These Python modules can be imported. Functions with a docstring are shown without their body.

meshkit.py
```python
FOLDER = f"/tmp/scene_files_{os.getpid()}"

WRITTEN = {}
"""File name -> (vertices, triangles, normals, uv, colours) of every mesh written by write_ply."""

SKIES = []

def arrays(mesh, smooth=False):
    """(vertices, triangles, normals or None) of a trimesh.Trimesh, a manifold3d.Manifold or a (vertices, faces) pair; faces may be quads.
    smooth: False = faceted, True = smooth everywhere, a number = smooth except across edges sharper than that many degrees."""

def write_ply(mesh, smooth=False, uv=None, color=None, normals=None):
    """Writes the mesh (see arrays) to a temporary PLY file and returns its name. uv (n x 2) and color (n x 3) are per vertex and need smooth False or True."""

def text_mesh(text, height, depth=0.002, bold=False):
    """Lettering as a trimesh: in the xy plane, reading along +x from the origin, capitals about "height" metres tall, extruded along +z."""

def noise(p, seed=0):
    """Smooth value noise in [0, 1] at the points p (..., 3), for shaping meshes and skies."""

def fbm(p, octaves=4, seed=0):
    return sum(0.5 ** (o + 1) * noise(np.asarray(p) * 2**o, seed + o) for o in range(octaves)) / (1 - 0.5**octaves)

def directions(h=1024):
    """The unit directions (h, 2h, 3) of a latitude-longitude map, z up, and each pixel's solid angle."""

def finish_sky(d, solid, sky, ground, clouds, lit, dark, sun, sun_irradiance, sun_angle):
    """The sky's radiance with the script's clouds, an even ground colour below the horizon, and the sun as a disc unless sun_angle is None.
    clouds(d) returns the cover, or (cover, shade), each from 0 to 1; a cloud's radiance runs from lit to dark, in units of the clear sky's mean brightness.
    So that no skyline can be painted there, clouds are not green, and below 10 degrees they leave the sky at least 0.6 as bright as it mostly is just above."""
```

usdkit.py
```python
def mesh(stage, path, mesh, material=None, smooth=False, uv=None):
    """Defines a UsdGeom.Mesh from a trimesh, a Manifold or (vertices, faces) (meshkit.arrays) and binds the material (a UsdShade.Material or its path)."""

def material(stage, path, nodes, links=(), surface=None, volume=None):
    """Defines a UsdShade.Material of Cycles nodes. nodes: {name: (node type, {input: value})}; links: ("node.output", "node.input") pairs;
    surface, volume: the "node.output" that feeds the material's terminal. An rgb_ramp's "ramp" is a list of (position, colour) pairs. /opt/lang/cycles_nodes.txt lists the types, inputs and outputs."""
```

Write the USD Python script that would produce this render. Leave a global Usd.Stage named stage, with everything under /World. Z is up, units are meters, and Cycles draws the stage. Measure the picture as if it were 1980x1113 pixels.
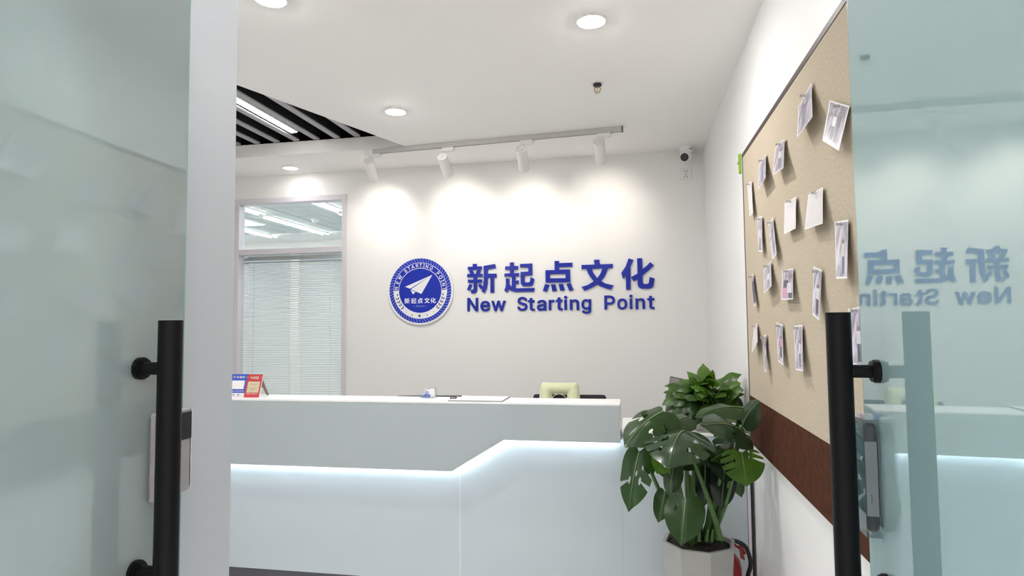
import math, random
import numpy as np, trimesh, manifold3d, usdkit, meshkit
from shapely.geometry import Polygon, Point, box as sbox
from shapely.ops import unary_union
from pxr import Usd, UsdGeom, UsdLux, UsdShade, Gf

stage = Usd.Stage.CreateInMemory()
UsdGeom.SetStageUpAxis(stage, UsdGeom.Tokens.z)
UsdGeom.Xform.Define(stage, '/World')
rng = random.Random(7)

# ---------------------------------------------------------------- camera, light levels, exposure
FPX, YAW, PITCH, ROLL = 1206.0, .190073, .057195, -.009874
CAM = np.array([0, 0, 1.5])
EXPOSURE = 0.90
DOWNLIGHT, SPOT, LED, FILL_PANEL, OFFICE = 235.0, 390.0, 12.5, 26.0, 15.0
cy, sy = math.cos(YAW), math.sin(YAW)
fwd = np.array([-sy * math.cos(PITCH), cy * math.cos(PITCH), math.sin(PITCH)])
r0 = np.array([cy, sy, 0]); u0 = np.cross(r0, fwd)
right = math.cos(ROLL) * r0 + math.sin(ROLL) * u0
up = -math.sin(ROLL) * r0 + math.cos(ROLL) * u0
cam = UsdGeom.Camera.Define(stage, '/World/camera')
cam.CreateHorizontalApertureAttr(36.0)
cam.CreateVerticalApertureAttr(36.0 * 1113 / 1980)
cam.CreateFocalLengthAttr(FPX / 1980 * 36)
cam.CreateExposureAttr(EXPOSURE)
cam.CreateClippingRangeAttr(Gf.Vec2f(.02, 200))
cam.AddTransformOp().Set(Gf.Matrix4d(*right, 0, *up, 0, *(-fwd), 0, *CAM, 1))


def ray(x, y): return right * (x - 990) / FPX - up * (y - 556.5) / FPX + fwd
def at_y(x, y, Y): d = ray(x, y); return CAM + d * Y / d[1]
def at_x(x, y, X): d = ray(x, y); return CAM + d * X / d[0]
def at_z(x, y, Z): d = ray(x, y); return CAM + d * (Z - CAM[2]) / d[2]


# ---------------------------------------------------------------- prims
used = {}
def numbered(parent, name):
    k = used.get((parent, name), -1) + 1
    used[(parent, name)] = k
    return f'{parent}/{name}' + (f'_{k:03d}' if k else '')
def keys(prim, label=None, cat=None, group=None, kind=None):
    for k, v in (('label', label), ('category', cat), ('group', group), ('kind', kind)):
        if v: prim.SetCustomDataByKey(k, v)
base_of = {}
def thing(name, label, cat, loc=(0, 0, 0), group=None, kind=None):
    p = numbered('/World', name)
    x = UsdGeom.Xform.Define(stage, p)
    x.AddTranslateOp().Set(Gf.Vec3d(*map(float, loc)))
    base_of[p] = np.array(loc, float)
    keys(x.GetPrim(), label, cat, group, kind)
    return p
def tri(m):
    if hasattr(m, 'to_mesh'):
        q = m.to_mesh(); return trimesh.Trimesh(q.vert_properties[:, :3], q.tri_verts, process=False)
    return m
def part(name, m, mat, parent, label=None, smooth=False, kind=None):
    """A mesh in world coordinates under a thing or a part."""
    if isinstance(m, (list, tuple)): m = trimesh.util.concatenate([tri(q) for q in m])
    m = tri(m).copy()
    b = base_of[parent]
    m.apply_translation(-b)
    p = numbered(parent, name)
    base_of[p] = b
    g = usdkit.mesh(stage, p, m, mat, smooth=smooth)
    keys(g.GetPrim(), label, kind=kind)
    return p
def solid(name, m, mat, label=None, cat=None, group=None, kind=None, smooth=False):
    """A top-level thing or setting of one mesh."""
    if isinstance(m, (list, tuple)): m = trimesh.util.concatenate([tri(q) for q in m])
    p = numbered('/World', name)
    base_of[p] = np.zeros(3)
    g = usdkit.mesh(stage, p, tri(m), mat, smooth=smooth)
    keys(g.GetPrim(), label, cat, group, kind)
    return p


# ---------------------------------------------------------------- shapes
def box(x0, x1, y0, y1, z0, z1): return trimesh.creation.box(bounds=[[min(x0, x1), min(y0, y1), min(z0, z1)], [max(x0, x1), max(y0, y1), max(z0, z1)]])
def bevel(x0, x1, y0, y1, z0, z1, r=.004):
    pts = []
    for x, a in ((x0, r), (x1, -r)):
        for y, b in ((y0, r), (y1, -r)):
            for z, c in ((z0, r), (z1, -r)):
                pts += [(x + a, y + b, z), (x + a, y, z + c), (x, y + b, z + c)]
    return trimesh.convex.convex_hull(np.array(pts))
def rounded(x0, x1, y0, y1, z0, z1, r, n=12):
    s = manifold3d.Manifold.sphere(r, n)
    return tri(manifold3d.Manifold.batch_hull([s.translate((x, y, z)) for x in (x0 + r, x1 - r) for y in (y0 + r, y1 - r) for z in (z0 + r, z1 - r)]))
def cyl(a, b, r, n=24, r2=None):
    a, b = np.array(a, float), np.array(b, float)
    h = np.linalg.norm(b - a)
    m = trimesh.creation.cylinder(radius=1, height=h, sections=n)
    t = (m.vertices[:, 2] > 0)
    k = np.where(t, r if r2 is None else r2, r)
    m.vertices[:, :2] *= k[:, None]
    m.apply_transform(trimesh.geometry.align_vectors([0, 0, 1], (b - a) / h))
    m.apply_translation((a + b) / 2)
    return m
def tube(pts, r, n=8):
    pts = np.asarray(pts, float)
    r = np.broadcast_to(r, (len(pts),)).astype(float)
    t = np.gradient(pts, axis=0); t /= np.linalg.norm(t, axis=1, keepdims=True) + 1e-12
    ref = np.array([0, 0, 1.]) if abs(t[:, 2]).mean() < .8 else np.array([1., 0, 0])
    a = np.cross(t, ref); a /= np.linalg.norm(a, axis=1, keepdims=True) + 1e-12
    b = np.cross(t, a)
    ang = np.arange(n) * 2 * math.pi / n
    v = pts[:, None] + r[:, None, None] * (np.cos(ang)[None, :, None] * a[:, None] + np.sin(ang)[None, :, None] * b[:, None])
    m = len(pts)
    f = []
    for i in range(m - 1):
        for j in range(n):
            p, q, s, u = i * n + j, i * n + (j + 1) % n, (i + 1) * n + (j + 1) % n, (i + 1) * n + j
            f += [(p, u, s), (p, s, q)]
    v = np.vstack([v.reshape(-1, 3), pts[0], pts[-1]])
    for j in range(n):
        f += [(m * n, j, (j + 1) % n), (m * n + 1, (m - 1) * n + (j + 1) % n, (m - 1) * n + j)]
    return trimesh.Trimesh(v, f, process=False)
def curve(pts, n=16):
    """Catmull-Rom through the points."""
    p = np.asarray(pts, float); p = np.vstack([2 * p[0] - p[1], p, 2 * p[-1] - p[-2]])
    out = []
    for i in range(1, len(p) - 2):
        for t in np.linspace(0, 1, n, endpoint=False):
            out.append(.5 * (2 * p[i] + (p[i + 1] - p[i - 1]) * t + (2 * p[i - 1] - 5 * p[i] + 4 * p[i + 1] - p[i + 2]) * t * t + (3 * p[i] - p[i - 1] - 3 * p[i + 1] + p[i + 2]) * t ** 3))
    out.append(p[-2])
    return np.array(out)
def lathe(profile, loc=(0, 0, 0), n=32):
    m = trimesh.creation.revolve(np.array(profile, float), sections=n)
    m.apply_translation(loc)
    return m
def extrude(poly, d):
    return trimesh.util.concatenate([trimesh.creation.extrude_polygon(g, d, engine='earcut') for g in getattr(poly, 'geoms', [poly])])
def wall_y(poly, y, d):
    """A shape drawn in x and z, standing proud of the plane y towards the camera by d."""
    m = extrude(poly, d); v = m.vertices.copy()
    m.vertices = np.stack([v[:, 0], y - v[:, 2], v[:, 1]], 1)
    return m
def flat_z(poly, z, d):
    m = extrude(poly, d); m.apply_translation((0, 0, z)); return m
def rot_z(m, a, c):
    m = m.copy(); m.apply_transform(trimesh.transformations.rotation_matrix(a, [0, 0, 1], c)); return m


# ---------------------------------------------------------------- materials
def mat(name, col, rough=.5, metal=0, spec=.5, noise=0, scale=20, bump=0, bscale=200, stretch=None, **kw):
    nodes = {'p': ('principled_bsdf', {'base_color': col, 'roughness': rough, 'metallic': metal, 'specular_ior_level': spec, **kw})}
    links = []
    if noise or bump:
        nodes['g'] = ('texture_coordinate', {})
        src = 'g.object'
        if stretch:
            nodes['m'] = ('mapping', {'scale': stretch}); links.append((src, 'm.vector')); src = 'm.vector'
    if noise:
        nodes['n'] = ('noise_texture', {'scale': scale, 'detail': 2.0})
        nodes['r'] = ('rgb_ramp', {'ramp': [(.3, tuple(c * (1 - noise) for c in col)), (.7, tuple(min(1, c * (1 + noise)) for c in col))]})
        links += [(src, 'n.vector'), ('n.fac', 'r.fac'), ('r.color', 'p.base_color')]
    if bump:
        nodes['bn'] = ('noise_texture', {'scale': bscale, 'detail': 3.0})
        nodes['b'] = ('bump', {'strength': bump, 'distance': .002})
        links += [(src, 'bn.vector'), ('bn.fac', 'b.height'), ('b.normal', 'p.normal')]
    return usdkit.material(stage, '/World/Looks/' + name, nodes, links, surface='p.BSDF')
def glow(name, col, strength):
    return usdkit.material(stage, '/World/Looks/' + name, {'e': ('emission', {'color': col, 'strength': strength})}, surface='e.emission')

M = {
    'wall': mat('wall_paint', (.83, .82, .805), .6),
    'wall_side': mat('side_wall_paint', (.83, .83, .825), .45),
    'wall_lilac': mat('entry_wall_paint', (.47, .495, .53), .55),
    'ceil': mat('ceiling_paint', (.88, .87, .85), .8),
    'floor': mat('floor_tile', (.80, .79, .78), .15),
    'alu': mat('window_aluminium', (.66, .63, .67), .4),
    'black': mat('black_metal', (.004, .004, .005), .42, spec=.15),
    'dark': mat('dark_plastic', (.012, .012, .016), .4),
    'rail': mat('track_rail_grey', (.50, .49, .47), .4),
    'plenum': mat('plenum_black', (.006, .005, .006), .9),
    'slat_black': mat('baffle_black', (.010, .008, .009), .6),
    'slat_silver': mat('baffle_silver', (.38, .38, .39), .5),
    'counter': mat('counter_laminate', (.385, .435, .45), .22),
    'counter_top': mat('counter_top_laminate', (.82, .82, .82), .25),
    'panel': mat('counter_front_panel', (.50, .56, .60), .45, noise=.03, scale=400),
    'white': mat('white_plastic', (.80, .79, .77), .35),
    'white_metal': mat('white_enamel', (.78, .77, .74), .3),
    'steel': mat('steel', (.55, .55, .56), .25, metal=1),
    'blue': mat('blue_acrylic', (.006, .020, .34), .25, spec=.3),
    'blue_side': mat('blue_acrylic_print', (.007, .026, .40), .35, spec=.3),
    'navy': mat('navy_print', (.01, .012, .12), .35),
    'logo_white': mat('white_acrylic', (.84, .84, .86), .2),
    'pale_blue': mat('pale_blue_print', (.35, .42, .85), .35),
    'board': mat('board_felt', (.50, .43, .335), .95, noise=.16, scale=1, bump=.25, bscale=1, stretch=(260, 260, 110), spec=.1),
    'brown': mat('brown_board', (.070, .027, .015), .8, spec=.08, noise=.2, scale=30),
    'frame': mat('dark_brown_frame', (.05, .028, .022), .45),
    'paper': mat('photo_paper', (.80, .78, .79), .35),
    'plain_print': mat('glare_print', (.72, .69, .71), .25, noise=.06, scale=40, stretch=(8, 8, 1)),  # pale tone is glare on the prints, painted into the colour
    'print': mat('photo_print', (.44, .41, .49), .25, noise=.55, scale=28, stretch=(1, 1.6, .6)),
    'skin': mat('print_skin_tone', (.24, .15, .14), .35),
    'cloth_white': mat('print_white_cloth', (.62, .60, .63), .35),
    'cloth_dark': mat('print_dark_cloth', (.07, .06, .09), .35),
    'cloth_blue': mat('print_blue_cloth', (.12, .13, .28), .35),
    'cloth_mauve': mat('print_mauve_cloth', (.25, .22, .29), .35),
    'pink': mat('print_pink', (.62, .26, .42), .35),
    'pin': mat('pin_metal', (.6, .6, .62), .2, metal=.8),
    'green_clip': mat('green_wood', (.30, .52, .07), .5),
    'leaf': mat('monstera_leaf', (.030, .085, .022), .28, noise=.35, scale=14, spec=.6),
    'vein': mat('pale_vein', (.16, .26, .10), .4),
    'stem': mat('green_stem', (.055, .13, .028), .45, noise=.2, scale=20),
    'soil': mat('potting_soil', (.018, .012, .009), 1, noise=.5, scale=60, bump=1, bscale=120),
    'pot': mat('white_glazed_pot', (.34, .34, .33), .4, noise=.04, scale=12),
    'red': mat('red_enamel', (.32, .01, .015), .3),
    'rubber': mat('black_rubber', (.010, .010, .012), .55),
    'brass': mat('brass', (.45, .33, .16), .35, metal=.7),
    'card_blue': mat('sign_blue', (.03, .08, .50), .4),
    'card_red': mat('sign_red', (.50, .035, .04), .4),
    'card_cream': mat('sign_cream', (.58, .52, .36), .5),
    'kraft': mat('kraft_card', (.34, .28, .20), .8, noise=.1, scale=50),
    'gold': mat('sign_gold_print', (.45, .33, .15), .5),
    'pillow': mat('cream_plush', (.66, .68, .45), .95, bump=.5, bscale=300, noise=.06, scale=60, sheen_weight=.3),
    'chair': mat('black_mesh_fabric', (.014, .013, .02), .8, bump=.3, bscale=400),
    'grey_case': mat('grey_plastic', (.13, .125, .145), .45),
    'wood': mat('light_wood', (.48, .34, .22), .55, noise=.15, scale=8, stretch=(1, 12, 12)),
    'slat_white': mat('blind_slat_white', (.80, .80, .79), .35),
    'tile': mat('acoustic_tile', (.58, .62, .61), .9),
    'far_wall': mat('far_office_wall', (.36, .43, .48), .4),
    'label': mat('grey_label', (.30, .285, .29), .5, noise=.05, scale=30),
    'label_ink': mat('label_ink', (.05, .05, .05), .6),
    'lock_picture': mat('lock_front_film', (.10, .16, .22), .15, noise=.6, scale=30),
    'lens': mat('lens_glass', (.02, .02, .025), .05, spec=.8),
    'fill_downlight_door': glow('fill_downlight_door_glow', (1, .975, .94), 115),  # glow of the doorway downlight added as fill
    'downlight_small': glow('downlight_small_glow', (1, .975, .94), 28),
    'downlight': glow('downlight_glow', (1, .975, .94), DOWNLIGHT),
    'led': glow('led_glow', (.80, .92, 1), LED),
    'linear': glow('linear_lamp_glow', (1, .99, .97), 9),
    'fill_panel_light': glow('fill_panel_glow', (1, .985, .96), FILL_PANEL),
    'office_light': glow('office_lamp_glow', (.985, 1, .99), OFFICE),
    'spot_glow': glow('spot_lens_glow', (1, .93, .82), 8),
}
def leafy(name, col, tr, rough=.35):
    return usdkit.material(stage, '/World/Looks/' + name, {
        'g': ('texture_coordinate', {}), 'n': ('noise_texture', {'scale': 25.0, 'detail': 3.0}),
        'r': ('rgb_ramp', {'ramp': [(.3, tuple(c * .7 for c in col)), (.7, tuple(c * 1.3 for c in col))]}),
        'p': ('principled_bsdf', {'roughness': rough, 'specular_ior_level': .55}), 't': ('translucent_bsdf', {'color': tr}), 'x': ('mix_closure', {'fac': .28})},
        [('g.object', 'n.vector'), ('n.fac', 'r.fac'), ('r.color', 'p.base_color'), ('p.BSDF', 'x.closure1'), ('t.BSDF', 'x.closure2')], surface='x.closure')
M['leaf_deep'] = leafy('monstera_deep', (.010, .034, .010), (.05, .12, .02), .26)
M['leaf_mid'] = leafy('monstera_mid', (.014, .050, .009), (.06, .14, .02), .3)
M['leaf_light'] = leafy('monstera_light', (.045, .115, .010), (.16, .32, .02), .38)  # paler green for undersides and backlit leaves, brightness put into the colour
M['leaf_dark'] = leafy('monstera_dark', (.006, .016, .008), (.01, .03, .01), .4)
M['leaf_grey_sheen'] = leafy('monstera_grey_sheen', (.032, .062, .030), (.05, .10, .03), .22)  # grey sheen of glossy leaves mixed into the base colour
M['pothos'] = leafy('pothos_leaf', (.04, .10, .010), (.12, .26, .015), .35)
M['pothos_lit'] = leafy('pothos_leaf_lit', (.07, .16, .02), (.2, .38, .03), .35)  # upper leaves, light from above mixed into the green
M['pothos_shaded'] = leafy('pothos_leaf_shaded', (.022, .06, .012), (.06, .14, .01), .35)  # lower leaves, shade mixed into the green

def pane_mat(name, tint=(.93, .98, .97), ior=1.5):
    return usdkit.material(stage, '/World/Looks/' + name, {'t': ('transparent_bsdf', {'color': tint}), 'g': ('glossy_bsdf', {'roughness': 0.0, 'color': (1, 1, 1)}), 'w': ('layer_weight', {'blend': .5}),
        'q': ('math', {'math_type': 'power', 'value2': 5.0}), 'f': ('math', {'math_type': 'multiply_add', 'value2': .9, 'value3': .04}), 'x': ('mix_closure', {})},
        [('w.facing', 'q.value1'), ('q.value', 'f.value1'), ('f.value', 'x.fac'), ('t.BSDF', 'x.closure1'), ('g.BSDF', 'x.closure2')], surface='x.closure')
M['pane'] = pane_mat('window_glass', (.95, .97, .965))
M['clear'] = pane_mat('clear_plastic', (.86, .90, .92), 1.45)
def frosted(name, col, tcol, ior, grough, see, srough):
    return usdkit.material(stage, '/World/Looks/' + name, {
        'd': ('diffuse_bsdf', {'color': col}), 't': ('translucent_bsdf', {'color': tcol}), 'a': ('mix_closure', {'fac': .45}),
        'r': ('refraction_bsdf', {'color': (.80, .92, .90), 'roughness': srough, 'IOR': 1.3}), 'b': ('mix_closure', {'fac': see}),
        'g': ('glossy_bsdf', {'color': (.95, 1, 1), 'roughness': grough}), 'f': ('fresnel', {'IOR': ior}), 'c': ('mix_closure', {})},
        [('d.BSDF', 'a.closure1'), ('t.BSDF', 'a.closure2'), ('a.closure', 'b.closure1'), ('r.BSDF', 'b.closure2'), ('b.closure', 'c.closure1'), ('g.BSDF', 'c.closure2'), ('f.fac', 'c.fac')], surface='c.closure')
M['frost_left'] = frosted('frosted_glass_satin', (.82, .93, .95), (.82, .93, .95), 1.72, .03, .50, .22)
M['frost_right'] = frosted('frosted_glass_mirrored', (.48, .72, .74), (.50, .74, .76), 3.3, .0, .02, .3)
M['glass_edge'] = mat('glass_edge_green', (.20, .36, .33), .15)

# ---------------------------------------------------------------- the room shell
YB, XR, ZC = 5.0, .565, 2.84
solid('floor', box(-6.2, 1.9, -2.6, 9.2, -.1, 0), M['floor'], kind='structure')
opening = Polygon([(-1.648, 4.405), (-2.87, 1.0), (-5.5, 1.0), (-5.5, 4.405)])
solid('ceiling', flat_z(sbox(-6.1, .47, XR + .01, YB).difference(opening) if False else sbox(-6.1, .42, XR + .01, YB + .01).difference(opening), ZC, .1), M['ceil'], kind='structure')
solid('ceiling', box(-6.1, 1.9, -2.6, .42, ZC, ZC + .1), M['ceil'], kind='structure')
solid('ceiling', [flat_z(sbox(-5.9, .8, -1.2, 4.9), 3.3, .05), box(-5.9, -5.86, .8, 4.9, 2.94, 3.3), box(-1.24, -1.2, .8, 4.9, 2.94, 3.3), box(-5.9, -1.2, 4.86, 4.9, 2.94, 3.3), box(-5.9, -1.2, .8, .84, 2.94, 3.3)], M['plenum'], kind='structure')
solid('wall_right', box(XR, XR + .12, .52, YB + .12, 0, ZC), M['wall_side'], kind='structure')
WX0, WX1, WZ0, WZ1 = -4.6, -2.414, .5, 2.64
wb = sbox(-6.1, 0, XR, ZC).difference(sbox(WX0, WZ0, WX1, WZ1))
solid('wall_back', wall_y(wb, YB + .1, .1), M['wall'], kind='structure')
solid('wall_left', box(-6.2, -6.1, .42, YB + .1, 0, ZC), M['wall'], kind='structure')
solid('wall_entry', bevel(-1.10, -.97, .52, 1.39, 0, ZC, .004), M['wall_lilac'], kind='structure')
solid('wall_front', [box(-6.1, -.80, .42, .52, 0, ZC), box(-.80, .40, .42, .52, 2.42, ZC), box(.40, 1.9, .42, .52, 0, ZC)], M['wall'], kind='structure')
solid('wall_corridor', [box(-3.6, -3.5, -2.6, .42, 0, ZC), box(1.8, 1.9, -2.6, .42, 0, ZC), box(-3.5, 1.8, -2.6, -2.5, 0, ZC)], M['wall'], kind='structure')
solid('gap_shade_strip', box(.532, .545, 3.24, 3.262, 0, .95), M['alu'], kind='structure')  # strip standing in for the dark gap between cabinet and wall

# ceiling baffles in the opening, each a black blade with a silver lower edge
ORD = 'first second third fourth fifth sixth seventh eighth ninth tenth eleventh twelfth thirteenth fourteenth fifteenth sixteenth'.split()
for k in range(16):
    x = -2.04 - .1695 * k
    y0 = 4.395 - (x + 1.648 + .03) / -.358 if x > -2.86 else 1.02
    y0 = max(1.02, 4.405 - (-1.70 - x) / .358)
    s = thing('ceiling_baffle', f'{ORD[k]} black ceiling baffle from the right end of the ceiling opening', 'ceiling baffle', (x, 4.4, 2.95), 'dark baffles in the ceiling opening')
    p = part('blade', box(x - .026, x + .026, y0, 4.40, 2.955, 3.08), M['slat_black'], s)
    part('edge_cap', bevel(x - .026, x + .026, y0, 4.40, 2.941, 2.955, .003), M['slat_silver'], s)
lb = thing('linear_light', 'long bright linear lamp between the dark ceiling baffles', 'light', (-2.466, 3.7, 2.97))
part('housing', box(-2.495, -2.437, 3.02, 4.225, 2.952, 3.0), M['white_metal'], lb)
part('diffuser', box(-2.49, -2.442, 3.03, 4.215, 2.944, 2.952), M['linear'], lb)

# ---------------------------------------------------------------- window, blind, office behind it
w = solid('window', None or box(WX0 + .001, WX0 + .05, YB - .007, YB + .088, WZ0 + .001, WZ1 - .001), M['alu'], kind='structure')
def wpart(n, m, mm='alu', **k): return part(n, m, M[mm], w, **k)
wpart('jamb', bevel(WX1 - .045, WX1, YB - .008, YB + .09, WZ0, WZ1))
wpart('head_rail', bevel(WX0, WX1 - .002, YB - .0065, YB + .086, WZ1 - .05, WZ1))
wpart('transom', bevel(WX0 + .002, WX1 - .04, YB - .004, YB + .085, 2.135, 2.185))
wpart('sill', bevel(WX0, WX1 - .002, YB - .0065, YB + .09, WZ0, WZ0 + .05))
wpart('mullion', bevel(-3.50, -3.452, YB - .0055, YB + .087, WZ0 + .002, WZ1 - .002))
for a, b in ((-3.455, WX1 - .042), (WX0 + .04, -3.495)):
    wpart('pane', box(a, b, YB + .036, YB + .044, 2.18, WZ1 - .045), 'pane')
    wpart('pane', box(a, b, YB + .036, YB + .044, WZ0 + .04, 2.14), 'pane')
for bx0, bx1, lab in ((-3.535, -2.445, 'white venetian blind with half closed slats behind the right window pane'), (-4.56, -3.56, 'white venetian blind behind the left window pane, mostly hidden by the entry wall')):
    b = thing('venetian_blind', lab, 'blind', (bx0, YB + .13, 2.11), 'office window blinds')
    part('head_rail', bevel(bx0, bx1, YB + .11, YB + .15, 2.095, 2.135, .003), M['steel'], b)
    n = 72
    for i in range(n):
        z = 2.078 - i * .0212
        hw, th = .0125, math.radians(42)
        c = np.linspace(-1, 1, 4)
        prof = [(q * hw * math.cos(th) + .0012 * (1 - q * q) * math.sin(th), q * hw * math.sin(th) - .0012 * (1 - q * q) * math.cos(th)) for q in c]
        sag = rng.uniform(-.0012, .0012)
        poly = prof + [(y + .0003, zz + .0006) for y, zz in prof[::-1]]
        m = trimesh.creation.extrude_polygon(Polygon(poly), bx1 - bx0 - .01, engine='earcut')
        v = m.vertices.copy(); m.vertices = np.stack([bx0 + .005 + v[:, 2], YB + .13 + v[:, 0], z + v[:, 1] + sag * np.sin(v[:, 2] * 3)], 1)
        part('slat', m, M['slat_white'], b)
    part('bottom_rail', bevel(bx0 + .005, bx1 - .005, YB + .118, YB + .142, .535, .55, .003), M['slat_white'], b)
    for f in (.10, .48, .84):
        x = bx0 + f * (bx1 - bx0)
        part('ladder_cord', [cyl((x, YB + .116, 2.10), (x, YB + .116, .55), .0016, 6), cyl((x, YB + .144, 2.10), (x, YB + .144, .55), .0016, 6)], M['white'], b)
    part('tilt_wand', cyl((bx0 + .17, YB + .105, 2.09), (bx0 + .165, YB + .105, 1.0), .003, 6), M['clear'], b)
solid('wall_office', [box(-8.2, -8.1, YB + .1, 9.1, 0, 2.9), box(-.5, -.4, YB + .1, 9.1, 0, 2.9), box(-8.1, -.5, 9.0, 9.1, 0, 2.9)], M['far_wall'], kind='structure')
solid('wall_office', [box(-8.1, -.5, 8.97, 9.0, 2.72, 2.86), box(-5.27, -5.13, 8.95, 9.0, 0, 2.72)], M['wall'], kind='structure')
solid('floor', box(-8.2, -.4, YB + .1, 9.2, -.12, -.02), M['floor'], kind='structure')
solid('ceiling', [box(-8.2, -.4, YB + .1, 9.1, 2.87, 2.9), box(-8.2, -.4, 8.3, 9.1, 2.84, 2.87)], M['ceil'], kind='structure')
ceil_o = numbered('/World', 'ceiling')
base_of[ceil_o] = np.zeros(3)
g = usdkit.mesh(stage, ceil_o, box(-8.1, -.5, 5.1, 5.16, 2.835, 2.868), M['ceil']); keys(g.GetPrim(), kind='structure')
PAN = [(-5.29, 6.84), (-3.45, 6.85), (-6.48, 5.6), (-2.24, 5.7), (-6.48, 7.6), (-2.24, 7.6)]
for i in range(10):
    for j in range(5):
        x, y = -7.08 + .6067 * i, 5.2 + .6 * j
        if any(abs(x + .3 - px - .28) < .3 and abs(y + .3 - py - .28) < .3 for px, py in PAN): pass
        part('tile', bevel(x + .008, x + .599, y + .008, y + .592, 2.842 + rng.uniform(-.001, .001), 2.862, .003), M['tile'], ceil_o)
for n, (x, y) in enumerate(PAN):
    t = thing('office_light_panel', ['square bright lamp panel on the office ceiling, at the left of the window pane', 'square bright lamp panel on the office ceiling, at the right edge of the window pane', 'hidden lamp panel of the office, far left near the window', 'hidden lamp panel of the office, right near the window', 'hidden lamp panel of the office, far left at the back', 'hidden lamp panel of the office, right at the back'][n], 'light', (x, y, 2.84), 'office ceiling lamps')
    part('frame', bevel(x, x + .58, y, y + .56, 2.828, 2.843, .003), M['white_metal'], t)
    part('diffuser', box(x + .02, x + .56, y + .02, y + .54, 2.824, 2.829), M['office_light'], t)
for n, (x, y0, y1) in enumerate([(-4.36, 6.85, 8.35), (-4.30, 5.3, 6.66), (-5.25, 7.46, 8.45), (-3.32, 5.3, 6.74), (-5.18, 5.3, 6.6)]):
    t = thing('office_tube_light', ['pair of thin white lamp tubes in the middle of the office ceiling', 'pair of thin white lamp tubes at the upper left of the office ceiling', 'pair of thin white lamp tubes at the far left of the office ceiling', 'pair of thin white lamp tubes at the upper right of the office ceiling', 'pair of thin lamp tubes nearest the window at the far left'][n], 'light', (x, y0, 2.84), 'office ceiling tubes')
    part('base', [bevel(x + q - .014, x + q + .014, y0, y1, 2.830, 2.845, .002) for q in (-.045, .045)], M['white_metal'], t)
    for s in (-.045, .045):
        part('tube', cyl((x + s, y0 + .01, 2.824), (x + s, y1 - .01, 2.824), .009, 6), M['office_light'], t)
t = thing('smoke_detector', 'small round smoke detector on the office ceiling seen through the window', 'smoke detector', (-3.89, 7.18, 2.84))
part('base', lathe([(0, 2.842), (.06, 2.842), (.06, 2.825), (0, 2.825)], (-3.89, 7.18, 0), 24), M['white'], t)
part('head', lathe([(0, 2.826), (.048, 2.826), (.036, 2.795), (0, 2.79)], (-3.89, 7.18, 0), 24), M['white'], t, smooth=40)

# ---------------------------------------------------------------- glass doors
def door(E, d, n, wide, glass, handed, label):
    T = np.eye(4); T[:2, 0] = d; T[:2, 1] = n; T[:2, 3] = E
    def put(m):
        m = trimesh.util.concatenate([tri(q) for q in m]) if isinstance(m, (list, tuple)) else tri(m).copy()
        m.apply_transform(T); return m
    p = numbered('/World', 'door'); base_of[p] = np.array([*E, 0.])
    x = UsdGeom.Xform.Define(stage, p); x.AddTranslateOp().Set(Gf.Vec3d(E[0], E[1], 0)); keys(x.GetPrim(), label, kind='structure')
    part('glass_pane', put(box(.003, wide, -.012, 0, .012, 2.40)), glass, p)
    part('glass_edge', put(box(0, .003, -.012, 0, .012, 2.40)), M['glass_edge'], p)
    part('pivot_shoe', put(bevel(wide - .16, wide, -.024, .012, .0, .09)), M['steel'], p)
    return p, put
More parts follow.
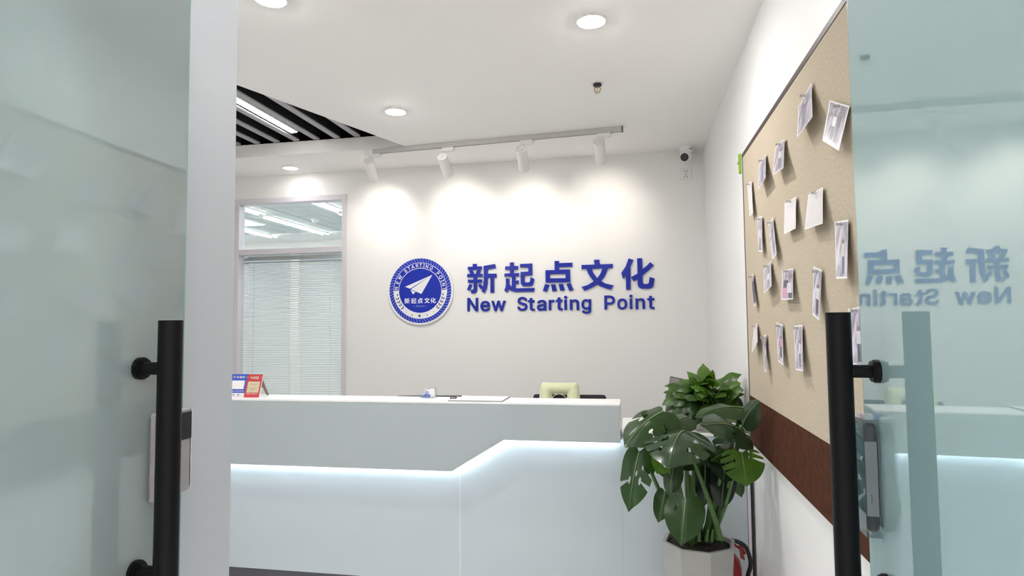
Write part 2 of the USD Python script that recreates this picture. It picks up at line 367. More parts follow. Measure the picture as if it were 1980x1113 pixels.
def pull(p, put, s, off, z0, z1, mounts, side, r=.0187):
    q = part('pull_handle', put([cyl((s, side * off, z0), (s, side * off, z1), r, 32)]), M['black'], p, smooth=40)
    b0 = 0 if side > 0 else -.012
    for z in mounts:
        part('standoff', put(cyl((s, b0, z), (s, side * off, z), .0105, 20)), M['black'], q, smooth=40)
        part('flange', put([cyl((s, b0, z), (s, b0 + side * .007, z), .0185, 28), cyl((s, b0 + side * .007, z), (s, b0 + side * .011, z), .0165, 28)]), M['black'], q, smooth=40)
c, sn = math.cos(.035), math.sin(.035)
dl, put = door((-.809, 1.014), (sn, -c), (c, sn), .56, M['frost_left'], 1, 'left frosted glass door standing open, with black bar handle')
pull(dl, put, .109, .056, 1.015, 1.511, (1.432, 1.103), 1)
pull(dl, put, .109, .060, 1.015, 1.511, (1.432, 1.103), -1)
k = part('door_lock', put(bevel(-.010, .085, 0, .011, 1.204, 1.354, .004)), M['label'], dl, 'grey lock case with dark upper window')
part('lock_window', put(box(-.008, .07, .011, .0125, 1.298, 1.346)), M['dark'], k)
part('edge_plate', put(bevel(-.012, -.010, -.010, .011, 1.21, 1.35, .0008)), M['steel'], k)
part('back_case', put(bevel(-.010, .085, -.024, -.012, 1.204, 1.354, .004)), M['label'], k)
c, sn = math.cos(.0545), math.sin(.0545)
dr, put = door((.388, 1.18), (-sn, -c), (-c, sn), .70, M['frost_right'], -1, 'right glass door standing open and mirroring the room, with black bar handle')
pull(dr, put, .0886, .056, 1.0, 1.513, (1.4186, 1.085), 1)
k = part('door_lock', put(bevel(.002, .074, .003, .021, 1.162, 1.334, .004)), M['dark'], dr, 'black door lock still in its clear plastic wrap')
part('side_label', put(box(.0735, .0748, .0035, .0208, 1.187, 1.305)), M['label'], k)
ink = [box(.0745, .0751, .0132, .0145, 1.208 + a, 1.208 + b) for a, b in ((0, .004), (.006, .008), (.010, .0135))] + [box(.0745, .0751, .0125, .0128, 1.21, 1.218)]
part('label_print', put(ink), M['label_ink'], k)
part('front_film', put(box(.006, .070, .0205, .0222, 1.166, 1.330)), M['lock_picture'], k)
part('clear_sleeve', put([box(.0, .079, .0235, .0243, 1.155, 1.340), box(.0785, .0793, 0, .0243, 1.155, 1.340), box(0, .079, 0, .0243, 1.340, 1.3408), box(0, .079, 0, .0243, 1.1542, 1.155)]), M['clear'], k)
part('sleeve_seam', put([box(.0793, .083, .002, .0028, 1.150, 1.342)]), M['clear'], k)
part('back_case', put(bevel(.002, .074, -.030, -.012, 1.162, 1.334, .004)), M['dark'], k)

# ---------------------------------------------------------------- reception counter
YC = 3.152
ct = thing('reception_counter', 'white reception counter with stepped upper fascia and cool light strip under its overhang', 'counter', (-1.5, 3.3, 0))
fas = Polygon([(-2.95, .737), (-.932, .742), (-.655, .909), (-.07, .909), (-.07, 1.088), (-2.95, 1.088)])
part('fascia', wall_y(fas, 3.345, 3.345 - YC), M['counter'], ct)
part('ledge_top', bevel(-2.95, -.069, YC - .001, 3.350, 1.088, 1.10, .002), M['counter_top'], ct)
YP = 3.25
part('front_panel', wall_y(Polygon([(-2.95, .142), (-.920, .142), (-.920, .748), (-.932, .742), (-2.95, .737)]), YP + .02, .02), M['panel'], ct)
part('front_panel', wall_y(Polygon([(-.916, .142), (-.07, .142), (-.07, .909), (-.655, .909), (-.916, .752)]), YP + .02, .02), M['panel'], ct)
part('panel_joint', box(-.921, -.915, YP + .001, YP + .02, .142, .75), M['counter_top'], ct)
part('toe_kick', box(-2.95, -.07, 3.33, 3.35, 0, .15), M['grey_case'], ct)
part('carcass', [box(-2.95, -.07, YP + .021, YP + .04, .14, .72), box(-2.95, -2.93, YP, 3.95, 0, 1.08)], M['counter'], ct)
part('worktop', bevel(-2.93, -.075, 3.352, 3.95, .72, .75), M['counter_top'], ct)
cr = thing('low_cabinet', 'low white cabinet between the counter and the right wall, carrying the pothos', 'cabinet', (.23, 3.5, 0))
part('front_panel', box(-.0695, .53, YP, YP + .02, .142, .932), M['panel'], cr)
part('top', bevel(-.068, .53, YP - .001, 3.75, .932, .945, .002), M['counter_top'], cr)
part('toe_kick', box(-.0695, .53, 3.33, 3.35, 0, .15), M['grey_case'], cr)
part('side_panel', box(.51, .53, YP + .02, 3.75, 0, .932), M['counter'], cr)
part('side_panel', box(-.068, -.05, YP + .02, 3.34, 0, .932), M['counter'], cr)
part('back_panel', box(-.05, .51, 3.735, 3.75, .1, .932), M['counter'], cr)
def band(p0, p1, w):
    (x0, z0), (x1, z1) = p0, p1
    L = math.hypot(x1 - x0, z1 - z0); nx, nz = (z1 - z0) / L, -(x1 - x0) / L
    if nz > 0: nx, nz = -nx, -nz
    return Polygon([p0, p1, (x1 + nx * w, z1 + nz * w), (x0 + nx * w, z0 + nz * w)])
led = [wall_y(band(a, b, .006), 3.232, .012) for a, b in (((-2.93, .7365), (-.934, .7415)), ((-.929, .743), (-.657, .9068)), ((-.653, .9085), (-.075, .9085)))]
part('light_strip', led, M['led'], ct, 'glowing cool white light strip')

# ---------------------------------------------------------------- ceiling fittings of the reception
for (px, py, lab) in [(1143, 40, 'large bright round downlight nearest the camera, right of centre'), (765, 215, 'round downlight beside the diagonal edge of the ceiling opening'), (523, -3, 'round downlight cut by the upper edge of the picture'), (562, 324, 'small round downlight on the ceiling strip above the window')]:
    c0 = at_z(px, py, ZC)
    t = thing('downlight', lab, 'downlight', c0, 'recessed round downlights')
    part('trim_ring', lathe([(.060, ZC + .004), (.074, ZC + .001), (.073, ZC - .005), (.062, ZC - .007), (.060, ZC + .004)], (c0[0], c0[1], 0), 40), M['white'], t, smooth=40)
    part('lamp', lathe([(0, ZC - .013), (.03, ZC - .012), (.05, ZC - .009), (.061, ZC - .003), (.061, ZC + .003), (0, ZC + .003)], (c0[0], c0[1], 0), 28), M['downlight_small' if px == 562 else 'downlight'], t)
for x, y, lab in [(-4.2, .75, 'added fill downlight left of the entry wall, hidden by that wall'), (-1.9, .75, 'added fill downlight just behind the entry wall, out of sight'), (-5.78, 3.0, 'added fill downlight by the left wall, out of sight'), (-.55, 1.05, 'added fill downlight over the doorway, above the picture')]:  # downlights put in out of view to brighten the room evenly
    t = thing('downlight', lab, 'downlight', (x, y, ZC), 'recessed round downlights')
    part('trim_ring', lathe([(.060, ZC + .004), (.074, ZC + .001), (.073, ZC - .005), (.062, ZC - .007), (.060, ZC + .004)], (x, y, 0), 40), M['white'], t, smooth=40)
    part('lamp', lathe([(0, ZC - .003), (.061, ZC - .003), (.061, ZC + .003), (0, ZC + .003)], (x, y, 0), 16), M['fill_downlight_door' if x == -.55 else 'downlight'], t)
for n, (x, y) in enumerate([(-1.4, -1.0), (.7, -1.0)]):  # unseen panels added behind the camera for even fill light
    t = thing('corridor_fill_panel', ['added square fill panel on the corridor ceiling, behind the camera to the left', 'added square fill panel on the corridor ceiling, behind the camera to the right'][n], 'light', (x, y, ZC))
    part('frame', bevel(x - .3, x + .3, y - .3, y + .3, ZC - .012, ZC, .003), M['white_metal'], t)
    part('diffuser', box(x - .28, x + .28, y - .28, y + .28, ZC - .015, ZC - .011), M['fill_panel_light'], t)

RA, RB = np.array([-1.99, 4.432]), np.array([-.043, 4.275])
ry = lambda x: RA[1] + (x - RA[0]) * (RB[1] - RA[1]) / (RB[0] - RA[0])
rdir = (RB - RA) / np.linalg.norm(RB - RA); rang = math.atan2(rdir[1], rdir[0]); rmid = (RA + RB) / 2; rL = np.linalg.norm(RB - RA) / 2
tr = thing('track_rail', 'white lighting track on the ceiling carrying four spotlights', 'lighting track', (*rmid, ZC))
rm = lambda x0, x1, y0, y1, z0, z1, r=.002: rot_z(bevel(rmid[0] + x0, rmid[0] + x1, rmid[1] + y0, rmid[1] + y1, z0, z1, r), rang, [*rmid, 0])
part('rail', [rm(-rL, rL, -.0175, -.007, 2.806, ZC), rm(-rL, rL, .007, .0175, 2.806, ZC), rm(-rL, rL, -.0075, .0075, 2.826, ZC)], M['rail'], tr)
part('conductor', [rm(-rL + .02, rL - .02, -.006, -.004, 2.812, 2.826, .0005), rm(-rL + .02, rL - .02, .004, .006, 2.812, 2.826, .0005)], M['grey_case'], tr)
part('end_cap', rm(rL - .004, rL + .006, -.0185, .0185, 2.804, ZC), M['grey_case'], tr)
part('feed_cap', rm(-rL - .006, -rL + .07, -.0185, .0185, 2.804, ZC), M['white'], tr)
heads = [((713, 312), (722, 346), 'leftmost white track spotlight, beside the grey ceiling edge'), ((855, 303), (866, 336), 'second white track spotlight from the left'), ((1008, 289), (1013, 326), 'third white track spotlight from the left'), ((1158, 274), (1162, 311), 'rightmost white track spotlight near the open end of the track')]
for (ta, tb, lab) in heads:
    x0 = at_y(*ta, 4.38)[0]; yy = ry(x0 + .02)
    a = at_y(*ta, yy - .045); b = at_y(*tb, yy + .125)
    dv = (b - a) / np.linalg.norm(b - a)
    a0 = a - dv * .008; b0 = b + dv * .004
    s = thing('track_spotlight', lab, 'spotlight', (a[0], yy, 2.806), 'track spotlights')
    part('adapter', [rot_z(bevel(a[0] - .012, a[0] + .078, yy - .016, yy + .016, 2.774, 2.8055, .003), rang, [a[0], yy, 0]), rot_z(bevel(a[0] + .078, a[0] + .094, yy - .006, yy + .006, 2.786, 2.798, .002), rang, [a[0], yy, 0])], M['white'], s)
    part('swivel', [cyl((a[0] + .006, yy, 2.778), (a[0] + .006, yy, 2.756), .009, 14), cyl((a[0] + .006, yy, 2.760), a0 + dv * .03, .0055, 12), cyl(a0 + dv * .002, a0 + dv * .028, .014, 16)], M['white_metal'], s, smooth=40)
    outer = trimesh.creation.annulus(r_min=.0345, r_max=.0385, height=np.linalg.norm(b0 - a0), sections=36)
    outer.apply_transform(trimesh.geometry.align_vectors([0, 0, 1], dv)); outer.apply_translation((a0 + b0) / 2)
    hd = part('lamp_head', [outer], M['white_metal'], s, smooth=40)
    part('rear_cap', cyl(a0 + dv * .006, a0 + dv * .012, .0345, 32), M['white'], hd)
    part('lens', cyl(b0 - dv * .03, b0 - dv * .026, .0345, 32), M['spot_glow'], hd)
    L = UsdLux.SphereLight.Define(stage, s + '/beam'); L.CreateRadiusAttr(.02); L.CreateIntensityAttr(SPOT); L.CreateColorAttr(Gf.Vec3f(1, .93, .83))
    zz = -dv; xx = np.cross([0, 0, 1], zz); xx /= np.linalg.norm(xx); yv = np.cross(zz, xx); pos = b0 - dv * .002 - base_of[s]
    L.AddTransformOp().Set(Gf.Matrix4d(*xx, 0, *yv, 0, *zz, 0, *pos, 1))
    sh = UsdLux.ShapingAPI.Apply(L.GetPrim()); sh.CreateShapingConeAngleAttr(43.); sh.CreateShapingConeSoftnessAttr(1.0)

sp = at_z(1155, 160, ZC)
t = thing('fire_sprinkler', 'small metal fire sprinkler head hanging from the ceiling', 'sprinkler', sp)
part('escutcheon', lathe([(0, ZC), (.038, ZC), (.036, ZC - .004), (.02, ZC - .008), (0, ZC - .008)], (sp[0], sp[1], 0)), M['white_metal'], t, smooth=40)
part('body', lathe([(0, ZC - .006), (.024, ZC - .006), (.024, ZC - .018), (.014, ZC - .024), (0, ZC - .024)], (sp[0], sp[1], 0), 16), M['dark'], t)
part('frame_arm', [tube([(sp[0] + q * .010, sp[1], ZC - .022), (sp[0] + q * .017, sp[1], ZC - .036), (sp[0] + q * .012, sp[1], ZC - .052), (sp[0], sp[1], ZC - .060)], .0032, 8) for q in (-1, 1)], M['brass'], t, smooth=40)
part('glass_bulb', cyl((sp[0], sp[1], ZC - .024), (sp[0], sp[1], ZC - .058), .0028, 10), M['brass'], t)
part('deflector', lathe([(0, ZC - .060), (.015, ZC - .062), (.015, ZC - .064), (0, ZC - .064)], (sp[0], sp[1], 0), 16), M['steel'], t)

cc = np.array([.437, 4.90])
t = thing('security_camera', 'white turret security camera on the ceiling in the corner', 'security camera', (*cc, ZC))
part('base', lathe([(0, ZC), (.056, ZC), (.056, ZC - .035), (.050, ZC - .05), (0, ZC - .05)], (*cc, 0), 40), M['white'], t, smooth=30)
bc = np.array([cc[0] - .006, cc[1] - .008, ZC - .066])
ball = trimesh.creation.icosphere(3, .046); ball.apply_translation(bc)
bl = part('ball', ball, M['white'], t, smooth=True)
ld = np.array([-.36, -.75, -.45]); ld /= np.linalg.norm(ld)
part('lens_ring', cyl(bc + ld * .034, bc + ld * .047, .030, 32), M['dark'], bl, smooth=40)
part('lens', cyl(bc + ld * .044, bc + ld * .0485, .023, 32, .012), M['lens'], bl, smooth=60)
part('badge', box(cc[0] + .012, cc[0] + .034, cc[1] - .0545, cc[1] - .048, ZC - .03, ZC - .022), M['label'], t)
oc = at_y(1326, 336, YB)
t = thing('wall_outlet', 'white wall socket below the security camera', 'outlet', (oc[0], YB, oc[2]))
pl = part('plate', bevel(oc[0] - .045, oc[0] + .045, YB - .009, YB, oc[2] - .045, oc[2] + .045, .003), M['white'], t)
part('socket_hole', [box(oc[0] + a - .003, oc[0] + a + .003, YB - .0096, YB - .008, oc[2] + b - .008, oc[2] + b + .008) for a, b in ((-.009, .02), (.009, .02), (0, -.006))] + [rot_z(box(oc[0] + a - .003, oc[0] + a + .003, YB - .0096, YB - .008, oc[2] - .032, oc[2] - .018), 0, [0, 0, 0]) for a in (-.010, .010)], M['label'], pl)

# ---------------------------------------------------------------- the wall sign
GLYPHS = {
'xin': [[(-1289,1996),(-1255,1997),(-1254,1969),(-1288,1969)],[(-1331,1974),(-1212,1975),(-1211,1950),(-1329,1949)],[(-1321,1939),(-1295,1950),(-1279,1922),(-1284,1911),(-1307,1911)],[(-1249,1952),(-1220,1938),(-1232,1911),(-1263,1912)],[(-1336,1914),(-1206,1913),(-1206,1888),(-1336,1888)],[(-1283,1892),(-1253,1891),(-1252,1785),(-1256,1766),(-1271,1755),(-1301,1754),(-1307,1780),(-1287,1784),(-1282,1794)],[(-1331,1867),(-1211,1867),(-1210,1841),(-1329,1841)],[(-1318,1832),(-1295,1823),(-1313,1777),(-1338,1785)],[(-1223,1832),(-1199,1798),(-1224,1789),(-1245,1823)],[(-1196,1978),(-1100,1991),(-1093,1959),(-1161,1949),(-1162,1912),(-1088,1912),(-1088,1882),(-1109,1882),(-1109,1756),(-1140,1756),(-1139,1881),(-1163,1881),(-1164,1829),(-1171,1792),(-1189,1753),(-1215,1771),(-1202,1807),(-1195,1864)]] ,
'qi': [[(-975,2000),(-943,2000),(-943,1907),(-974,1907)],[(-1014,1969),(-907,1969),(-907,1942),(-1014,1941)],[(-1021,1911),(-900,1912),(-901,1886),(-1021,1885)],[(-960,1890),(-930,1889),(-930,1784),(-961,1785)],[(-934,1850),(-903,1851),(-904,1826),(-935,1824)],[(-1010,1870),(-980,1868),(-981,1821),(-962,1802),(-958,1787),(-929,1787),(-773,1787),(-782,1758),(-938,1759),(-964,1768),(-986,1784),(-1001,1753),(-1024,1774),(-1013,1797),(-1009,1826)],[(-891,1985),(-791,1987),(-790,1892),(-855,1889),(-855,1842),(-845,1834),(-820,1834),(-810,1842),(-806,1874),(-775,1862),(-782,1826),(-787,1814),(-803,1803),(-866,1804),(-883,1817),(-887,1831),(-888,1920),(-829,1921),(-822,1926),(-822,1951),(-828,1955),(-891,1957)]] ,
'dian': [[(-608,2002),(-572,2001),(-572,1983),(-464,1984),(-465,1951),(-571,1952),(-572,1930),(-485,1930),(-483,1829),(-521,1829),(-520,1896),(-646,1896),(-646,1862),(-519,1861),(-520,1829),(-682,1829),(-683,1929),(-608,1928)],[(-687,1818),(-652,1810),(-672,1757),(-706,1764)],[(-640,1812),(-604,1814),(-593,1760),(-628,1757)],[(-578,1814),(-544,1817),(-528,1766),(-564,1761)],[(-515,1815),(-482,1821),(-459,1767),(-492,1757)]] ,
'wen': [[(-293,2001),(-250,2002),(-244,1957),(-284,1957)],[(-392,1963),(-144,1965),(-145,1933),(-392,1931)],[(-356,1941),(-317,1940),(-300,1900),(-269,1855),(-238,1830),(-202,1810),(-143,1795),(-164,1761),(-206,1775),(-247,1792),(-270,1806),(-298,1832),(-322,1865),(-341,1898)],[(-223,1939),(-182,1937),(-195,1898),(-212,1865),(-239,1831),(-270,1806),(-302,1786),(-370,1757),(-394,1788),(-345,1802),(-298,1829),(-269,1855),(-245,1886)]] ,
'hua': [[(-21,2005),(16,1992),(-8,1941),(-9,1759),(-44,1759),(-45,1873),(-67,1846),(-79,1892),(-44,1942)],[(45,2004),(84,2003),(84,1918),(120,1945),(145,1971),(172,1946),(135,1910),(85,1869),(85,1809),(94,1800),(119,1799),(132,1809),(138,1854),(175,1842),(168,1795),(160,1775),(143,1764),(74,1764),(55,1776),(46,1792),(46,1839),(16,1825),(-5,1856),(46,1884)]] ,
}
def glyph(k): return unary_union([Polygon([(x / 1000, z / 1000) for x, z in p]).buffer(0) for p in GLYPHS[k]])
sg = thing('wall_lettering', 'blue acrylic wall sign of Chinese characters above the words New Starting Point', 'sign', (-.58, YB, 1.8))
for k in GLYPHS:
    part('chinese_character', wall_y(glyph(k), YB - .004, .012), M['blue'], sg)
BASE, CAPH = 1.6085, .1045
for ch, a, b in (('N', -1337, -1245), ('e', -1226, -1144), ('w', -1133, -1014), ('S', -917, -833), ('t', -819, -783), ('a', -756, -679), ('r', -660, -614), ('t', -603, -545), ('i', -532, -514), ('n', -490, -416), ('g', -397, -320), ('P', -216, -133), ('o', -115, -38), ('i', -19, 3), ('n', 26, 99), ('t', 122, 167)):
    m = meshkit.text_mesh(ch, CAPH, .011, bold=True)
    v = m.vertices.copy(); x0, x1 = v[:, 0].min(), v[:, 0].max()
    a, b = a / 1000, b / 1000
    if ch in 't': a, b = (a + b) / 2 - .027, (a + b) / 2 + .027
    if ch == 'i': a, b = (a + b) / 2 - .0125, (a + b) / 2 + .0125
    m.vertices = np.stack([a + (v[:, 0] - x0) / (x1 - x0) * (b - a), YB - .004 - v[:, 2], BASE + v[:, 1]], 1)
    part('letter', m, M['blue'], sg)

LC, LR = np.array([-1.742, 1.7845]), .2705
lg = thing('round_wall_emblem', 'round blue and white wall emblem with paper plane, left of the lettering', 'emblem', (LC[0], YB, LC[1]))
def disc(r0, r1, a0=0, a1=360, n=96):
    t = np.radians(np.linspace(a0, a1, n))
    o = [(math.cos(q) * r1, math.sin(q) * r1) for q in t]
    i = [(math.cos(q) * r0, math.sin(q) * r0) for q in t[::-1]] if r0 else ([(0, 0)] if a1 - a0 < 360 else [])
    p = Polygon(o + i)
    return p.buffer(0)
def emb(poly, y, d=.0012):
    from shapely import affinity
    q = affinity.scale(poly, LR, LR, origin=(0, 0)); q = affinity.translate(q, *LC)
    return wall_y(q, y, d)
Y0 = YB - .022
ring = lambda r0, r1: Point(0, 0).buffer(r1, 48).difference(Point(0, 0).buffer(r0, 48))
part('backing_disc', emb(Point(0, 0).buffer(1.062, 48), YB - .004, .018), M['logo_white'], lg, smooth=30)
part('spacer', emb(Point(0, 0).buffer(.7, 24), YB, .004), M['logo_white'], lg)
part('outer_ring', emb(ring(.872, 1.0), Y0), M['blue_side'], lg)
rays = []
for i in range(66):
    a = i * 2 * math.pi / 66; s = .17
    p = [(math.cos(a - .010) * .885, math.sin(a - .010) * .885), (math.cos(a + .008) * .885, math.sin(a + .008) * .885), (math.cos(a + .008 + s * .35) * .99, math.sin(a + .008 + s * .35) * .99), (math.cos(a - .008 + s * .35) * .99, math.sin(a - .008 + s * .35) * .99)]
    rays.append(Polygon(p))
part('ring_stripes', emb(unary_union(rays), Y0 - .0012, .0005), M['pale_blue'], lg)
part('upper_band', emb(ring(.705, .855).intersection(sbox(-1, .012, 1, 1)), Y0), M['blue_side'], lg)
part('inner_disc', emb(Point(0, 0).buffer(.685, 48), Y0), M['blue_side'], lg)
part('paper_plane', emb(unary_union([Polygon([(-.49, .126), (-.335, .068), (-.285, .085), (.40, .482)]), Polygon([(-.30, .045), (.045, -.105), (.40, .482)]), Polygon([(-.31, .028), (-.235, -.115), (-.145, -.04)])]), Y0 - .0012, .0006), M['logo_white'], lg)
arc = []
txt = 'NEW STARTING POINT'
angs = [174, 160.5, 147, 0, 127, 117, 107.5, 97, 88.5, 80.5, 73, 62, 0, 42, 31, 21.5, 13, 3.5]
for chr_, an in zip(txt, angs):
    if chr_ == ' ': continue
    m = meshkit.text_mesh(chr_, .105 * LR, .0006, bold=True); v = m.vertices.copy()
    xc = (v[:, 0].min() + v[:, 0].max()) / 2; a = math.radians(an); rr = .728 * LR
    u, w_ = v[:, 0] - xc, v[:, 1] + rr
    m.vertices = np.stack([LC[0] + u * math.sin(a) + w_ * math.cos(a), Y0 - .0012 - v[:, 2], LC[1] - u * math.cos(a) + w_ * math.sin(a)], 1)
    arc.append(m)
part('arc_lettering', arc, M['logo_white'], lg)
from shapely import affinity
small = []
for k, cx in zip(GLYPHS, (-.425, -.205, .005, .225, .425)):
    g_ = glyph(k); b_ = g_.bounds
    q = affinity.translate(g_, -(b_[0] + b_[2]) / 2, -(b_[1] + b_[3]) / 2)
    s_ = .168 / (b_[3] - b_[1])
    small.append(affinity.translate(affinity.scale(q, s_, s_, origin=(0, 0)), cx, -.312))
part('small_characters', emb(unary_union(small), Y0 - .0012, .0006), M['logo_white'], lg)
m = meshkit.text_mesh('2012', .052 * LR, .0006); v = m.vertices.copy(); xc = (v[:, 0].min() + v[:, 0].max()) / 2
m.vertices = np.stack([LC[0] - .01 * LR + (v[:, 0] - xc) * 1.45, Y0 - .0012 - v[:, 2], LC[1] - .505 * LR + v[:, 1]], 1)
part('year_lettering', [m, emb(sbox(-.225, -.484, -.165, -.474), Y0 - .0012, .0006), emb(sbox(.14, -.484, .20, -.474), Y0 - .0012, .0006)], M['pale_blue'], lg)
for sx in (-1, 1):
    lv = []
    for i in range(5):
        a = math.radians(270 + sx * (79 - i * 8.2)); rr = .775
        c_ = np.array([math.cos(a), math.sin(a)]) * rr; tg = np.array([-math.sin(a), math.cos(a)]) * sx; nr = np.array([math.cos(a), math.sin(a)])
        for q in (-1, 1):
            if i == 0 and q == 1: continue
            dr_ = tg * .85 + nr * q * .55; dr_ /= np.linalg.norm(dr_); pr_ = np.array([-dr_[1], dr_[0]])
            b_ = c_ - tg * .03
            lv.append(Polygon([tuple(b_), tuple(b_ + dr_ * .055 + pr_ * .019), tuple(b_ + dr_ * .105), tuple(b_ + dr_ * .055 - pr_ * .019)]))
    part('laurel_branch', emb(unary_union(lv), Y0, .0008), M['navy'], lg)
for px, py, r in ((-.02, -.78, .058), (-.262, -.757, .03), (.228, -.755, .03), (-.46, -.665, .02), (.43, -.655, .02)):
    st = Polygon([(px + math.sin(i * math.pi / 5) * (r if i % 2 == 0 else r * .42), py + math.cos(i * math.pi / 5) * (r if i % 2 == 0 else r * .42)) for i in range(10)])
    part('star', emb(st, Y0, .0008), M['navy'], lg)

# ---------------------------------------------------------------- pin board and its photographs
XB = .545
pb = thing('pin_board', 'large tan felt pin board with brown lower strip on the right wall', 'pin board', (XB, 2.2, 1.6))
part('felt_panel', box(XB, XR, 1.22, 3.172, 1.147, 2.30), M['board'], pb)
part('frame_top', bevel(XB - .002, XR, 1.20, 3.183, 2.298, 2.320, .002), M['frame'], pb)
part('frame_side', bevel(XB - .002, XR, 3.170, 3.183, .92, 2.30, .002), M['frame'], pb)
part('frame_side', bevel(XB - .002, XR, 1.20, 1.222, .92, 2.30, .002), M['frame'], pb)
part('lower_strip', bevel(XB - .001, XR, 1.22, 3.172, .92, 1.149, .002), M['brown'], pb)

PHOTOS = [  # corners TL TR BR BL seen in the picture, curl of the lower edge, what is printed, label
 ((1544, 207), (1569, 159.5), (1571, 226), (1541, 266), .030, 'faint', 'curled faded photo pinned highest on the pin board'),
 ((1604.4, 193.8), (1642.7, 205), (1621.7, 291), (1590, 271.7), .030, 'pair', 'tilted photo of two standing people, nearest the top right of the pin board'),
 ((1467.6, 321), (1480.6, 296.6), (1480.3, 343), (1466, 365.6), .026, 'faint', 'narrow curled photo near the green clip, in the top row'),
 ((1499.7, 284.4), (1517.2, 268), (1514.8, 324.7), (1494, 338.3), .028, 'faint', 'curled lilac photo in the top row, between the narrow one and the highest one'),
 ((1445, 355.5), (1453.5, 350), (1456, 411), (1449.4, 418.8), .012, 'plain', 'narrow glare white photo at the left frame below the green clip'),
 ((1464.2, 420.4), (1473.8, 417.6), (1474.2, 486.6), (1466.6, 485.9), .012, 'faint', 'narrow upright photo in the second row at the left'),
 ((1485.7, 434.8), (1494.6, 419), (1501.8, 490), (1493, 501.7), .014, 'faint', 'narrow leaning photo in the second row, right of the upright one'),
 ((1517, 393), (1539.5, 379.5), (1538.5, 441.3), (1516.2, 452.4), .016, 'plain', 'small glare white photo in the middle of the pin board'),
 ((1562.5, 377.3), (1591.2, 361.5), (1590.7, 432), (1556.2, 443.7), .022, 'plain', 'large glare white photo in the middle of the pin board'),
 ((1614, 428.8), (1640.3, 423.7), (1637.9, 538), (1617, 538.7), .020, 'single', 'tall photo of a person in blue trousers, right of the glare white photos'),
 ((1451.5, 533), (1457, 529.6), (1461.9, 588.5), (1457.3, 592.9), .010, 'dark', 'thin dark photo at the left frame in the third row'),
 ((1477, 521.7), (1490.6, 503.7), (1492, 552.6), (1477, 566.3), .024, 'faint', 'curled pale photo in the third row below the leaning one'),
 ((1513, 523), (1533.4, 518), (1533.2, 578.5), (1510.4, 579.2), .016, 'group', 'photo with a pink patch and several people in the third row'),
 ((1573, 514.5), (1589.5, 521.7), (1583.8, 619), (1571, 608), .022, 'single_white', 'tall photo of a person in white, just above the right door handle'),
 ((1457.5, 633), (1464, 624), (1465, 661), (1453.5, 681.5), .024, 'plain', 'curled whitish photo hanging over the left frame in the lowest row'),
 ((1473.3, 652), (1481.7, 645), (1482, 715.7), (1478.5, 719.2), .016, 'faint', 'narrow wedge shaped photo in the lowest row'),
 ((1501.3, 621.7), (1513.6, 628), (1514.7, 706.4), (1504.2, 697), .014, 'single_dark', 'narrow white bordered photo right of the wedge shaped one in the lowest row'),
 ((1534.6, 629.3), (1551.5, 627.5), (1552.7, 717.4), (1538.7, 715), .018, 'single', 'full length photo of a person in the lowest row at the right'),
 ((1640, 597), (1673, 590), (1677, 712), (1646, 704), .014, 'single_white', 'photo of a person in white half hidden between the right door handle and the glass'),
]
